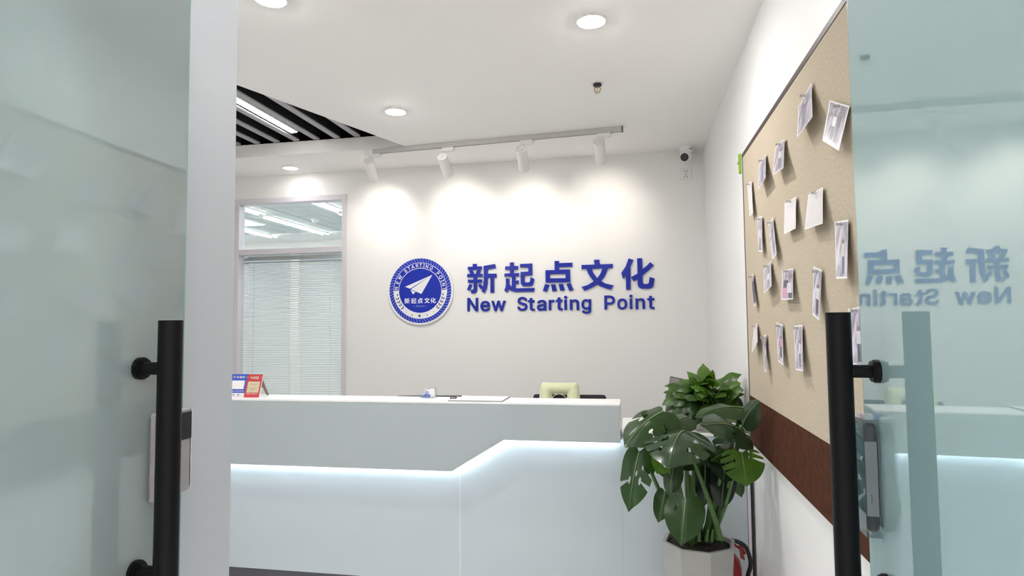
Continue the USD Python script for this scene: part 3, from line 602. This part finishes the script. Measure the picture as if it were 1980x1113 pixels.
for n, (TL, TR, BR, BL, curl, kind, lab) in enumerate(PHOTOS):
    q = [np.array(c_, float) for c_ in (TL, TR, BR, BL)]
    def P(u, v, lift=0.0):
        px = (1 - v) * ((1 - u) * q[0] + u * q[1]) + v * ((1 - u) * q[3] + u * q[2])
        return at_x(px[0], px[1], XB - .007 - curl * v ** 1.5 - lift)
    def sheet(u0, u1, v0, v1, lift, nu=4, nv=8, thick=.0005):
        us, vs = np.linspace(u0, u1, nu + 1), np.linspace(v0, v1, nv + 1)
        top = np.array([[P(a, b, lift + thick) for a in us] for b in vs]).reshape(-1, 3)
        bot = np.array([[P(a, b, lift) for a in us] for b in vs]).reshape(-1, 3)
        N = len(top); W = nu + 1; f = []
        for j in range(nv):
            for i in range(nu):
                a, b, c_, d_ = j * W + i, j * W + i + 1, (j + 1) * W + i + 1, (j + 1) * W + i
                f += [(a, d_, c_), (a, c_, b), (a + N, c_ + N, d_ + N), (a + N, b + N, c_ + N)]
        rim = [i for i in range(W)] + [j * W + nu for j in range(1, nv + 1)] + [nv * W + i for i in range(nu - 1, -1, -1)] + [j * W for j in range(nv - 1, 0, -1)]
        for a, b in zip(rim, rim[1:] + rim[:1]): f += [(a, b, b + N), (a, b + N, a + N)]
        return trimesh.Trimesh(np.vstack([top, bot]), f, process=False)
    def spot(uc, vc, ru, rv, lift, n_=14):
        top = [P(uc, vc, lift)] + [P(uc + ru * math.cos(a), vc + rv * math.sin(a), lift) for a in np.linspace(0, 2 * math.pi, n_, endpoint=False)]
        return trimesh.Trimesh(top, [(0, 1 + (i + 1) % n_, 1 + i) for i in range(n_)], process=False)
    pc = P(.5, .06)
    t = thing('pinned_photo', lab, 'photo', pc, 'photos on the pin board')
    pp = part('paper', sheet(0, 1, 0, 1, 0), M['paper'], t)
    part('picture', sheet(.05, .95, .035, .965, .0006, thick=.0003), M['plain_print'] if kind == 'plain' else M['print'], pp)
    L1, L2 = .0012, .0015
    def person(uc, top, h, wd, body, legs):
        part('printed_head', spot(uc, top + h * .07, wd * .42, h * .065, L2), M['skin'], pp)
        part('printed_torso', [sheet(uc - wd / 2, uc + wd / 2, top + h * .14, top + h * .5, L1, 1, 4, .0001)], M[body], pp)
        part('printed_legs', [sheet(uc - wd * .42, uc - wd * .04, top + h * .5, top + h, L1, 1, 4, .0001), sheet(uc + wd * .04, uc + wd * .42, top + h * .5, top + h, L1, 1, 4, .0001)], M[legs], pp)
    if kind == 'pair': person(.42, .25, .62, .18, 'cloth_white', 'cloth_dark'); person(.64, .18, .72, .2, 'cloth_dark', 'cloth_dark'); part('printed_lantern', spot(.2, .30, .06, .05, L1), M['skin'], pp)
    elif kind == 'single': person(.62, .32, .60, .2, 'cloth_white', 'cloth_blue')
    elif kind == 'single_dark': person(.6, .3, .55, .3, 'pink' if n == 16 else 'cloth_dark', 'cloth_dark')
    elif kind == 'single_white': person(.6, .32, .60, .4, 'cloth_white', 'cloth_dark')
    elif kind == 'dark': part('printed_torso', sheet(.15, .9, .2, .9, L1, 2, 4, .0001), M['cloth_dark'], pp)
    elif kind == 'group':
        part('printed_torso', sheet(.15, .55, .35, .6, L1, 2, 4, .0001), M['cloth_dark'], pp); part('printed_torso', sheet(.08, .42, .62, .94, L1, 2, 4, .0001), M['pink'], pp)
        part('printed_torso', sheet(.45, .85, .45, .78, L1, 2, 4, .0001), M['cloth_white'], pp); part('printed_torso', sheet(.6, .92, .78, .95, L1, 2, 4, .0001), M['cloth_dark'], pp)
        part('printed_head', [spot(.38, .22, .09, .07, L1), spot(.66, .2, .09, .07, L1), spot(.85, .26, .08, .06, L1)], M['skin'], pp)
    elif kind == 'faint': person(.40 + .06 * (n % 4), .22 + .03 * (n % 3), .66, .30 - .04 * (n % 2), 'cloth_white' if n % 2 else 'cloth_mauve', 'cloth_mauve')
    d_ = P(.55, .06)
    part('push_pin', [cyl((XB - .0021, d_[1], d_[2]), (d_[0] - .012, d_[1], d_[2]), .0015, 8), cyl((d_[0] - .002, d_[1], d_[2]), (d_[0] - .005, d_[1], d_[2]), .0045, 12), cyl((d_[0] - .005, d_[1], d_[2]), (d_[0] - .013, d_[1], d_[2]), .003, 12), cyl((d_[0] - .013, d_[1], d_[2]), (d_[0] - .016, d_[1], d_[2]), .005, 12)], M['pin'], t)

gp = at_x(1438.5, 311, XB)
t = thing('clothes_peg', 'bright green clothes peg clipped on the upper left corner of the pin board', 'clothes peg', (XB - .004, 3.19, gp[2]))
for s in (-1, 1):
    prof = Polygon([(-.050, .003), (-.040, .008), (.0, .010), (.045, .014), (.05, .008), (.01, .002), (-.05, .001)])
    m = extrude(prof, .012); v = m.vertices.copy()
    m.vertices = np.stack([XB - .016 + v[:, 2], 3.192 + s * v[:, 1] * .9, gp[2] + v[:, 0]], 1)
    if s < 0: m.invert()
    part('jaw', m, M['green_clip'], t)
part('spring', tube([(XB - .018, 3.192 + .011 * math.cos(a), gp[2] + .004 + .006 * math.sin(a)) for a in np.linspace(0, 6.2, 14)], .0014, 6), M['steel'], t)

# ---------------------------------------------------------------- things on the counter
def leaning_card(p0, p1, zt, lean, mats, lab, name, prints):
    """A-frame table card: p0, p1 lower front corners (x, y); zt height; lean of the top edge away from the viewer."""
    (x0, y0), (x1, y1) = p0, p1
    e = np.array([x1 - x0, y1 - y0, 0]); w_ = np.linalg.norm(e); e /= w_
    back = np.array([-e[1], e[0], 0])
    upv = np.array([0, 0, zt]) + back * lean; h = np.linalg.norm(upv); upv /= h
    nrm = np.cross(e, upv)
    o = np.array([x0, y0, 1.1005])
    def slab(u0, u1, v0, v1, d0, d1):
        m = box(u0, u1, v0, v1, d0, d1); v = m.vertices.copy()
        m.vertices = o + v[:, :1] * e + v[:, 1:2] * upv + v[:, 2:] * nrm
        return m
    t = thing(name, lab, 'card stand', (*((o + e * w_ / 2)[:2]), 1.1), 'card stands on the counter')
    f = part('front_panel', slab(0, w_, 0, h, -.003, 0), M[mats], t)
    part('white_edge', slab(w_, w_ + .0022, 0, h, -.0032, 0), M['paper'], f)
    # the back leg with its cut-out
    by = o + upv * h * .88
    foot = o + back * (lean + .075)
    d2 = by - foot; L2 = np.linalg.norm(d2); d2 /= L2; n2 = np.cross(e, d2)
    leg = Polygon([(w_ * .1, 0), (w_ * .1, L2), (w_ * .96, L2), (w_ * .96, 0), (w_ * .82, 0), (w_ * .74, L2 * .45), (w_ * .32, L2 * .45), (w_ * .24, 0)])
    m = extrude(leg, .003); v = m.vertices.copy(); m.vertices = foot + v[:, :1] * e + v[:, 1:2] * d2 + v[:, 2:] * n2
    part('back_leg', m, M['kraft'], t)
    for (nm, mm, rects) in prints:
        part(nm, [slab(a * w_, b * w_, c_ * h, d_ * h, .0002 + .0004 * (nm != 'plate'), .0006 + .0004 * (nm != 'plate')) for a, b, c_, d_ in rects], M[mm], f)
def strokes(u0, u1, v0, v1, n, seed):
    r_ = random.Random(seed); out = []
    for i in range(n):
        a = u0 + (u1 - u0) * i / n; w_ = (u1 - u0) / n * .78
        for _ in range(3):
            if r_.random() < .5: y = r_.uniform(v0, v1 - .012); out.append((a, a + w_, y, y + .012))
            else: x = a + r_.random() * w_ * .7; out.append((x, x + w_ * .22, v0, v1))
    return out
bl_, br_ = at_y(452 - 13, 763, 3.215), at_y(474, 763.5, 3.21)
leaning_card((bl_[0], 3.212), (br_[0], 3.216), .125, .040, 'card_blue', 'blue payment card stand with blank white square, left of the red one on the counter', 'card_stand', [
    ('plate', 'paper', [(.14, .80, .34, .72), (0, 1, .0, .17)]), ('title_print', 'paper', strokes(.2, .78, .82, .91, 4, 3)), ('caption_print', 'paper', strokes(.14, .84, .225, .275, 7, 5)), ('icon_print', 'navy', [(.3, .38, .07, .11), (.56, .62, .06, .115)])])
bl_, br_ = at_y(471, 763, 3.20), at_y(499, 763.5, 3.20)
leaning_card((bl_[0], 3.200), (br_[0], 3.206), .125, .046, 'card_red', 'red card stand with cream panel on the counter, beside the blue one', 'card_stand', [
    ('plate', 'card_cream', [(.12, .90, .20, .68)]), ('title_print', 'paper', strokes(.22, .80, .79, .90, 4, 11)), ('body_print', 'gold', [(.22, .78, .56, .585), (.32, .66, .52, .54), (.2, .82, .435, .44), (.24, .7, .34, .375), (.26, .62, .27, .285)]), ('caption_print', 'paper', [(.14, .40, .135, .155), (.46, .86, .135, .155)])])
cb = [at_z(866, 773.8, 1.104)[:2], at_z(971, 775.2, 1.104)[:2], at_z(986, 767, 1.104)[:2], at_z(889, 765.5, 1.104)[:2]]
cb = [np.array(q) for q in cb]
cen = sum(cb) / 4
t = thing('clipboard', 'clipboard with white paper and black clip lying on the counter top', 'clipboard', (*cen, 1.1))
part('board', flat_z(Polygon(cb), 1.1003, .003), M['grey_case'], t)
sh = [cen + (q - cen) * .985 for q in cb]
part('paper', flat_z(Polygon(sh), 1.1034, .004), M['paper'], t)
eu = (cb[3] - cb[0]); eu /= np.linalg.norm(eu)
mid = (cb[0] + cb[3]) / 2
ex = (cb[1] - cb[0]); ex /= np.linalg.norm(ex)
for q in (.30, .72):
    c0 = cb[0] + (cb[3] - cb[0]) * q + ex * .012
    part('clip_jaw', [cyl((*(c0 - ex * .02), 1.1095), (*(c0 + ex * .014), 1.110), .0042, 10), cyl((*(c0 + ex * .010), 1.108), (*(c0 + ex * .016), 1.114), .003, 8)], M['dark'], t)
part('clip_bar', cyl((*(cb[0] + (cb[3] - cb[0]) * .2 + ex * .006), 1.109), (*(cb[0] + (cb[3] - cb[0]) * .8 + ex * .006), 1.109), .0022, 8), M['steel'], t)

hx = at_y(828, 760, 3.30)[0]
t = thing('card_holder', 'small clear plastic card holder with blue printed cards on the counter', 'card holder', (hx, 3.3, 1.1))
part('tray', [wall_y(Polygon([(hx - .040, 1.1005), (hx + .042, 1.1005), (hx + .034, 1.155), (hx + .030, 1.160), (hx - .018, 1.148)]), 3.335, .003), box(hx - .042, hx + .043, 3.27, 3.335, 1.1003, 1.103), wall_y(Polygon([(hx - .042, 1.103), (hx + .043, 1.103), (hx + .043, 1.118), (hx - .042, 1.118)]), 3.273, .002)], M['clear'], t)
cd = part('card_stack', wall_y(Polygon([(hx - .036, 1.1035), (hx + .036, 1.1035), (hx + .030, 1.150), (hx - .014, 1.142)]), 3.318, .012), M['paper'], t)
part('skyline_print', [wall_y(sbox(hx - .036 + i * .0052, 1.104, hx - .036 + i * .0052 + .004, 1.104 + h_), 3.3058, .0005) for i, h_ in enumerate((.004, .009, .012, .018, .032, .014, .030, .012, .014))], M['card_blue'], cd)

# ---------------------------------------------------------------- office chairs and the pillow
def chair(xc, yb, zt, w_, lab, wedge=0):
    t = thing('office_chair', lab, 'chair', (xc, yb - .25, 0), 'office chairs behind the counter')
    bm = rounded(xc - w_ / 2, xc + w_ / 2, yb, yb + .04, zt - .50, zt, .0195, 14)
    if wedge:
        v = bm.vertices; v[:, 2] += wedge * (v[:, 0] - xc)
    part('backrest', bm, M['chair'], t, smooth=40)
    part('back_support', tube(curve([(xc, yb + .045, zt - .25), (xc, yb + .05, zt - .42), (xc, yb - .02, zt - .56), (xc, yb - .2, .44)]), .02, 10), M['dark'], t, smooth=40)
    part('seat', rounded(xc - .24, xc + .24, yb - .48, yb - .01, .44, .52, .035, 14), M['chair'], t, smooth=40)
    for s in (-1, 1):
        part('armrest', [rounded(xc + s * .27 - .025, xc + s * .27 + .025, yb - .34, yb - .08, .66, .69, .012, 10), cyl((xc + s * .27, yb - .2, .47), (xc + s * .27, yb - .2, .67), .013, 12), cyl((xc + s * .2, yb - .2, .46), (xc + s * .27, yb - .2, .47), .013, 12)], M['dark'], t, smooth=40)
    part('column', [cyl((xc, yb - .25, .09), (xc, yb - .25, .30), .026, 16), cyl((xc, yb - .25, .28), (xc, yb - .25, .45), .015, 16)], M['dark'], t, smooth=40)
    for i in range(5):
        a = i * 2 * math.pi / 5 + .3; e_ = np.array([math.cos(a), math.sin(a), 0])
        c0 = np.array([xc, yb - .25, .10])
        part('base_arm', cyl(c0, c0 + e_ * .29 + [0, 0, -.03], .02, 10, .014), M['dark'], t, smooth=40)
        cz = c0 + e_ * .29; cz[2] = .028; tn = np.array([-e_[1], e_[0], 0])
        part('caster', [cyl(cz - tn * .022, cz - tn * .006, .028, 18), cyl(cz + tn * .006, cz + tn * .022, .028, 18), cyl(cz + [0, 0, .01], cz + [0, 0, .05], .007, 8)], M['dark'], t, smooth=40)
chair(-.427, 4.20, 1.022, .49, 'black office chair behind the counter, carrying the cream pillow')
chair(-1.425, 4.20, 1.003, .46, 'black office chair behind the counter at the left, only its top edge showing', .012)
PY = 4.135
S = lambda r: manifold3d.Manifold.sphere(r, 20)
H = manifold3d.Manifold.batch_hull
x0, x1 = -.572, -.392
pil = H([S(.036).translate((x0, PY, 1.072)), S(.037).translate((x1, PY, 1.072))])
for x in (x0, x1):
    dx = .012 if x == x1 else -.012
    pil += H([S(.040).translate((x, PY, 1.062)), S(.050).translate((x + dx * .2, PY - .006, .95))])
    pil += H([S(.026).translate((x + dx * .9, PY, 1.086)), S(.036).translate((x, PY, 1.055))])
pm = tri(pil.refine_to_length(.012)); pm.merge_vertices(); trimesh.smoothing.filter_taubin(pm, iterations=14)
pt = thing('neck_pillow', 'cream plush U shaped neck pillow hung over the office chair backrest', 'pillow', (-.48, PY, 1.0))
part('cushion', pm, M['pillow'], pt, smooth=True)
part('seam', tube([(-.48 + .052 * math.cos(a), PY - .052, .985 + .055 * math.sin(a)) for a in np.linspace(.15, 2.99, 12)], .0022, 6), M['pillow'], pt)

# ---------------------------------------------------------------- things on the return top
g0 = at_y(1310, 768, 3.62)
t = thing('tablet', 'dark grey flat panel leaning behind the pothos plant', 'tablet', (g0[0], 3.62, .945))
q4 = [at_y(1296, 727, 3.62), at_y(1338, 736, 3.62), at_y(1330, 816, 3.62), at_y(1285, 806, 3.62)]
part('panel', wall_y(Polygon([(q[0], q[2]) for q in q4]), 3.635, .014), M['grey_case'], t)
q5 = [np.array([q[0], q[2]]) for q in q4]; c5 = sum(q5) / 4
part('screen', wall_y(Polygon([tuple(c5 + (q - c5) * .95) for q in q5]), 3.6215, .0012), M['label'], t, 'plain grey screen')
part('stand', [bevel(g0[0] - .05, g0[0] + .06, 3.60, 3.70, .9455, .957, .003), cyl((g0[0] + .005, 3.65, .95), (g0[0] + .005, 3.638, 1.06), .012, 14)], M['grey_case'], t)
w0 = at_y(1281, 816, 3.40)
t = thing('wooden_block', 'small light wooden box left of the pothos on the low counter top', 'box', (w0[0], 3.42, .945))
part('body', bevel(w0[0] - .028, w0[0] + .03, 3.39, 3.45, .9455, w0[2] + .008, .003), M['wood'], t)
part('lid', bevel(w0[0] - .030, w0[0] + .032, 3.388, 3.452, w0[2] + .008, w0[2] + .016, .003), M['wood'], t)

# ---------------------------------------------------------------- plants
def leaf_mesh(base, tip, normal, W, slits=(), holes=(), fold=.12, droop=.12, ripple=.02, cells=11, seed=0, heart=True, notch=.10):
    base, tip = np.array(base, float), np.array(tip, float)
    L = np.linalg.norm(tip - base); e = (tip - base) / L
    n = np.array(normal, float); n -= e * (n @ e); n /= np.linalg.norm(n)
    s = np.cross(e, n)
    if heart: side = [(0, .02), (.22, -notch * .7), (.5, -notch), (.80, -.02), (.97, .16), (1.0, .34), (.93, .52), (.76, .70), (.50, .85), (.22, .95), (0, 1.04)]
    else: side = [(0, 0), (.3, .02), (.75, .15), (1.0, .36), (.92, .55), (.62, .76), (.28, .91), (0, 1.05)]
    c_ = curve([(a, b, 0) for a, b in side], 5)[:, :2]
    poly = Polygon(list(c_) + [(-a, b) for a, b in c_[::-1]]).buffer(0)
    for sd, v, depth, wd in slits:
        wd *= 1.8; depth *= .85
        poly = poly.difference(Polygon([(sd * depth, v - .10), (sd * 1.25, v + .10 - wd), (sd * 1.25, v + .10 + wd)]))
        poly = poly.difference(Point(sd * (depth + .05), v - .085).buffer(wd * .75, 6))
    for hx_, hv, ru, rv in holes:
        poly = poly.difference(affinity.rotate(affinity.scale(Point(hx_, hv).buffer(1, 6), ru, rv), -25 * np.sign(hx_)))
    xs, ys = np.linspace(-1.02, 1.02, cells + 1), np.linspace(-.14, 1.06, cells + 1)
    V, F, seen = [], [], {}
    def vid(p):
        k_ = (round(p[0], 5), round(p[1], 5))
        if k_ not in seen: seen[k_] = len(V); V.append(k_)
        return seen[k_]
    for i in range(cells):
        for j in range(cells):
            c1 = poly.intersection(sbox(xs[i], ys[j], xs[i + 1], ys[j + 1]))
            if c1.is_empty: continue
            for g_ in getattr(c1, 'geoms', [c1]):
                if g_.geom_type != 'Polygon' or g_.area < 1e-6: continue
                vv, ff = trimesh.creation.triangulate_polygon(g_, engine='earcut')
                for a in ff:
                    ids = [vid(vv[q]) for q in a]
                    if len(set(ids)) == 3: F.append(ids)
    V = np.array(V); u, v = V[:, 0], V[:, 1]
    r_ = random.Random(seed); ph = r_.uniform(0, 6)
    hgt = -fold * W * np.abs(u) ** 1.3 + droop * 4 * np.clip(v, 0, 1) * (1 - np.clip(v, 0, 1)) + ripple * np.sin(v * 11 + ph + u * 2) * np.abs(u)
    P_ = base + L * (u[:, None] * W * s + v[:, None] * e + hgt[:, None] * n)
    m = trimesh.Trimesh(P_, F, process=False)
    vv = np.linspace(0, .97, 10)
    mid_ = base + L * (vv[:, None] * e + (droop * 4 * vv * (1 - vv) + .004)[:, None] * n)
    return m, mid_
PC = np.array([.262, 2.87])
pot = thing('potted_monstera', 'tall monstera plant in a white faceted pot in front of the counter', 'potted plant', (*PC, 0))
N8 = 8; ang0 = math.radians(12)
ZT = .553; rt, rb = .158, .118
top = [(PC[0] + rt * math.cos(ang0 + i * 2 * math.pi / N8), PC[1] + rt * math.sin(ang0 + i * 2 * math.pi / N8), ZT) for i in range(N8)]
bot = []
for i in range(N8):
    for s in (-1, 1):
        a = ang0 + i * 2 * math.pi / N8 + s * .13; bot.append((PC[0] + rb * math.cos(a), PC[1] + rb * math.sin(a), .0))
inn = [(PC[0] + (rt - .016) * math.cos(ang0 + i * 2 * math.pi / N8), PC[1] + (rt - .016) * math.sin(ang0 + i * 2 * math.pi / N8), ZT) for i in range(N8)]
inb = [(x, y, ZT - .10) for x, y, _ in inn]
V = top + bot + inn + inb; F = []
B0, I0, J0 = N8, 3 * N8, 4 * N8
for i in range(N8):
    j = (i + 1) % N8
    F += [(i, B0 + 2 * i, B0 + 2 * i + 1), (i, B0 + 2 * i + 1, B0 + 2 * j), (i, B0 + 2 * j, j), (i, j, I0 + j), (i, I0 + j, I0 + i), (I0 + i, I0 + j, J0 + j), (I0 + i, J0 + j, J0 + i)]
for i in range(1, 2 * N8 - 1): F.append((B0, B0 + i + 1, B0 + i))
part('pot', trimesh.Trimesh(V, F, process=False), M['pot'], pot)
so = trimesh.creation.icosphere(4, 1.0); sv = so.vertices.copy(); so.vertices = np.stack([PC[0] + sv[:, 0] * .138, PC[1] + sv[:, 1] * .138, ZT - .026 + sv[:, 2] * .022 + .01 * (meshkit.noise(sv * 9, 3) - .5)], 1)
part('soil', so, M['soil'], pot, smooth=True)
root = np.array([PC[0], PC[1], ZT - .02])
LV = [  # base px, y; tip px, y; normal; half width; slits; holes; material; stem foot (dx, dy); droop; fold
 ((1322, 833, 2.78), (1292, 903, 2.56), (-.10, -.62, .75), .56, [(1, .30, .45, .045), (1, .55, .40, .04), (1, .78, .35, .04), (-1, .42, .5, .04), (-1, .68, .4, .04)], [(.28, .42, .05, .09)], 'leaf_grey_sheen', (-.02, -.03), .16, .35),
 ((1326, 963, 2.62), (1317, 1051, 2.58), (-.15, -.95, .28), .46, [], [(.42, .22, .05, .12)], 'leaf_mid', (-.03, -.05), .05, .25),
 ((1434, 874, 2.72), (1443, 938, 2.68), (.15, -.95, -.15), .68, [(1, .12, .35, .03), (1, .34, .40, .035), (1, .56, .38, .03), (-1, .06, .35, .04), (-1, .24, .35, .045)], [], 'leaf_light', (.05, .0), .03, .10),
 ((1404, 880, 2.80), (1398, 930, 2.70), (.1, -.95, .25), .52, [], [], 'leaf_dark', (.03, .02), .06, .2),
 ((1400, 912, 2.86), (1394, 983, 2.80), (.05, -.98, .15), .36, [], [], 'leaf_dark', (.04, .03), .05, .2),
 ((1283, 795, 2.86), (1210, 862, 2.74), (-.45, -.75, .35), .42, [(-1, .3, .45, .04), (-1, .6, .4, .04), (1, .45, .45, .04)], [(.36, .36, .10, .12)], 'leaf_mid', (-.05, .0), .12, .5),
 ((1236, 872, 2.78), (1216, 985, 2.72), (-.35, -.92, .1), .30, [(1, .60, .25, .05), (-1, .34, .4, .04), (-1, .58, .35, .05)], [(-.1, .38, .05, .05)], 'leaf_mid', (-.05, -.02), .04, .4),
 ((1440, 838, 2.80), (1357, 822, 2.66), (.05, -.62, .78), .40, [(1, .35, .45, .04), (-1, .5, .4, .04)], [], 'leaf_grey_sheen', (.04, .02), .12, .3),
 ((1437, 818, 2.78), (1468, 776, 2.66), (-.65, -.70, .2), .30, [], [], 'leaf_grey_sheen', (.05, .01), .06, .45),
 ((1440, 790, 2.92), (1346, 806, 2.80), (.0, -.35, .93), .30, [], [], 'leaf_mid', (.02, .05), .10, .3),
 ((1286, 951, 2.78), (1273, 1008, 2.76), (-.3, -.95, .0), .34, [], [], 'leaf_mid', (-.04, .02), .03, .3),
 ((1303, 898, 2.72), (1296, 962, 2.66), (-.25, -.9, .3), .30, [], [], 'leaf_grey_sheen', (-.02, .0), .10, .6),
 ((1284, 882, 2.66), (1270, 914, 2.62), (.1, -.95, -.3), .62, [], [], 'leaf_light', (-.03, -.02), .03, .1),
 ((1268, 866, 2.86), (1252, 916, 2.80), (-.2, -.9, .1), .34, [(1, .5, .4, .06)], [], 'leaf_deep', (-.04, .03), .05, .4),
 ((1424, 922, 2.86), (1434, 960, 2.86), (.2, -.95, .0), .34, [], [], 'leaf_mid', (.05, .02), .03, .3),
 ((1328, 806, 2.92), (1276, 838, 2.82), (-.15, -.6, .75), .40, [(1, .5, .4, .05)], [], 'leaf_grey_sheen', (-.03, .05), .10, .4),
 ((1338, 920, 2.94), (1336, 951, 2.92), (0, -.97, .1), .42, [], [], 'leaf_light', (-.01, .06), .03, .2),
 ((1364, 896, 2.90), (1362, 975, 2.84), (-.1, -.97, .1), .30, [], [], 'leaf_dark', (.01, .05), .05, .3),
 ((1420, 868, 2.84), (1374, 890, 2.74), (.2, -.75, .6), .30, [(-1, .4, .35, .05)], [], 'leaf_mid', (.03, .03), .12, .5),
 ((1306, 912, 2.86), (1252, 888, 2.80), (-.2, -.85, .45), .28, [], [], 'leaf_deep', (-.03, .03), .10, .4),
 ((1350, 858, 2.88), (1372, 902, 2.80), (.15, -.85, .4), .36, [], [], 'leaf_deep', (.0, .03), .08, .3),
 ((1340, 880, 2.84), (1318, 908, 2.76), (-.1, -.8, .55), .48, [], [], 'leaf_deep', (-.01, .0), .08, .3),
 ((1432, 800, 2.88), (1452, 832, 2.84), (.4, -.85, .2), .36, [], [], 'leaf_deep', (.05, .04), .06, .4),
 ((1268, 812, 2.90), (1240, 800, 2.84), (-.35, -.75, .5), .40, [], [], 'leaf_mid', (-.04, .04), .10, .4),
 ((1384, 846, 2.86), (1452, 846, 2.78), (.1, -.7, .65), .22, [], [], 'leaf_deep', (.03, .02), .10, .4),
]
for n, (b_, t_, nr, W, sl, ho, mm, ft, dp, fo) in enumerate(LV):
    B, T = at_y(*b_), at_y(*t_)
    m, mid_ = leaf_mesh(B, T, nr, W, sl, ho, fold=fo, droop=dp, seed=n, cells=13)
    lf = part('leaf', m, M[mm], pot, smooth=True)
    L_ = np.linalg.norm(T - B)
    part('midrib', tube(mid_, np.linspace(.0035, .0008, 10) * min(1, L_ / .2), 6), M['vein'], lf, smooth=True)
    F0 = root + [ft[0], ft[1], 0]
    mid1 = F0 + (B - F0) * .45 + [(F0[0] - PC[0]) * .3, 0, .03]
    pts = curve([F0, mid1, F0 + (B - F0) * .85 + [0, 0, .02], B], 8)
    part('stem', tube(pts, np.linspace(.0085 if n % 3 else .012, .0035, len(pts)), 8), M['stem'], pot, smooth=True)
a_, b_ = at_y(1340, 888, 2.74), at_y(1391, 1034, 2.80)
part('stem', tube(curve([b_ + [0, 0, -.02], b_, (a_ + b_) / 2 + [.006, 0, 0], a_]), np.linspace(.017, .007, 49), 10), M['stem'], pot, smooth=True)
for px in (1352, 1366, 1376):
    q = at_y(px, 1046, 2.80); part('sheath', cyl(q, q + [rng.uniform(-.01, .01), 0, .05], .009, 8, .004), M['stem'], pot)

pc = at_y(1366, 764, 3.42)
ph = thing('potted_pothos', 'bushy bright green pothos in a small white pot on the low counter top', 'potted plant', (pc[0], 3.42, .945))
part('pot', lathe([(0, .9455), (.062, .9455), (.078, 1.06), (.082, 1.062), (.082, 1.07), (.074, 1.07), (.068, 1.05), (0, 1.045)], (pc[0], 3.42, 0), 32), M['white'], ph, smooth=40)
part('soil', lathe([(0, 1.058), (.071, 1.056), (.070, 1.046), (0, 1.044)], (pc[0], 3.42, 0), 20), M['soil'], ph)
r_ = random.Random(21)
c0 = np.array([pc[0], 3.40, 1.115])
for i in range(150):
    az = r_.uniform(0, 2 * math.pi); el = math.asin(r_.uniform(-.6, .98))
    d_ = np.array([math.cos(az) * math.cos(el), math.sin(az) * math.cos(el), math.sin(el)])
    k_ = r_.uniform(.30, .80) if el > 0 else r_.uniform(.55, .95)
    B = c0 + d_ * np.array([.175, .13, .125]) * k_
    out = d_ * np.array([1.2, 1.1, .7]) + np.array([r_.uniform(-.4, .4), r_.uniform(-.4, .2), r_.uniform(-.8, .0) - (.7 if el < 0 else 0)])
    out /= np.linalg.norm(out)
    L_ = r_.uniform(.078, .118)
    T = B + out * L_
    T[0] = min(T[0], .54)
    m, mid_ = leaf_mesh(B, T, d_ + np.array([r_.uniform(-.4, .4), -.75, .45]), r_.uniform(.36, .50), fold=r_.uniform(.2, .5), droop=r_.uniform(.05, .15), cells=5, seed=i, heart=False)
    mm = 'pothos_shaded' if el < .15 and r_.random() < .6 else ('pothos_lit' if el > .6 and r_.random() < .7 else 'pothos')
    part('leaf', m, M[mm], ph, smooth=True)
    if i % 2 == 0:
        part('stem', tube(curve([(pc[0] + d_[0] * .03, 3.42 + d_[1] * .03, 1.05), c0 * .5 + B * .5 + [0, 0, .012], B], 5), .0022, 5), M['stem'], ph, smooth=True)

# ---------------------------------------------------------------- fire extinguisher behind the pot
fx, fy = .415, 3.10
fe = thing('fire_extinguisher', 'red fire extinguisher with black hose standing behind the white plant pot', 'fire extinguisher', (fx, fy, 0))
part('cylinder', lathe([(0, .004), (.055, .004), (.058, .02), (.058, .36), (.050, .40), (.030, .425), (.020, .43), (.020, .445), (0, .445)], (fx, fy, 0), 36), M['red'], fe, smooth=40)
vl = part('valve', [cyl((fx, fy, .44), (fx, fy, .475), .017, 16), cyl((fx, fy, .455), (fx + .03, fy, .457), .008, 12)], M['brass'], fe)
part('lever', [tube([(fx - .03, fy, .475), (fx + .02, fy, .490), (fx + .055, fy - .005, .470), (fx + .072, fy - .01, .430)], .006, 8), tube([(fx - .03, fy, .468), (fx + .02, fy, .472), (fx + .06, fy, .445)], .006, 8)], M['red'], vl)
hz = [at_y(1410, 1046, 3.06), at_y(1424, 1046, 3.05), at_y(1441, 1056, 3.05), at_y(1450, 1078, 3.05), at_y(1451, 1095, 3.06), at_y(1446, 1114, 3.08)]
part('hose', tube(curve([(fx + .02, fy, .457)] + hz + [(fx + .075, fy - .02, .25), (fx + .068, fy - .01, .12)], 8), .0095, 10), M['rubber'], fe, smooth=True)
part('nozzle', cyl((fx + .068, fy - .01, .13), (fx + .066, fy, .03), .010, 12, .014), M['rubber'], fe)
tg = at_y(1434, 1070, 3.08)
part('tag', wall_y(Polygon([(tg[0] - .012, tg[2] + .045), (tg[0] + .004, tg[2] + .035), (tg[0] + .014, tg[2] - .03), (tg[0] - .006, tg[2] - .02)]), tg[1], .0012), M['red'], fe, 'hanging inspection tag')
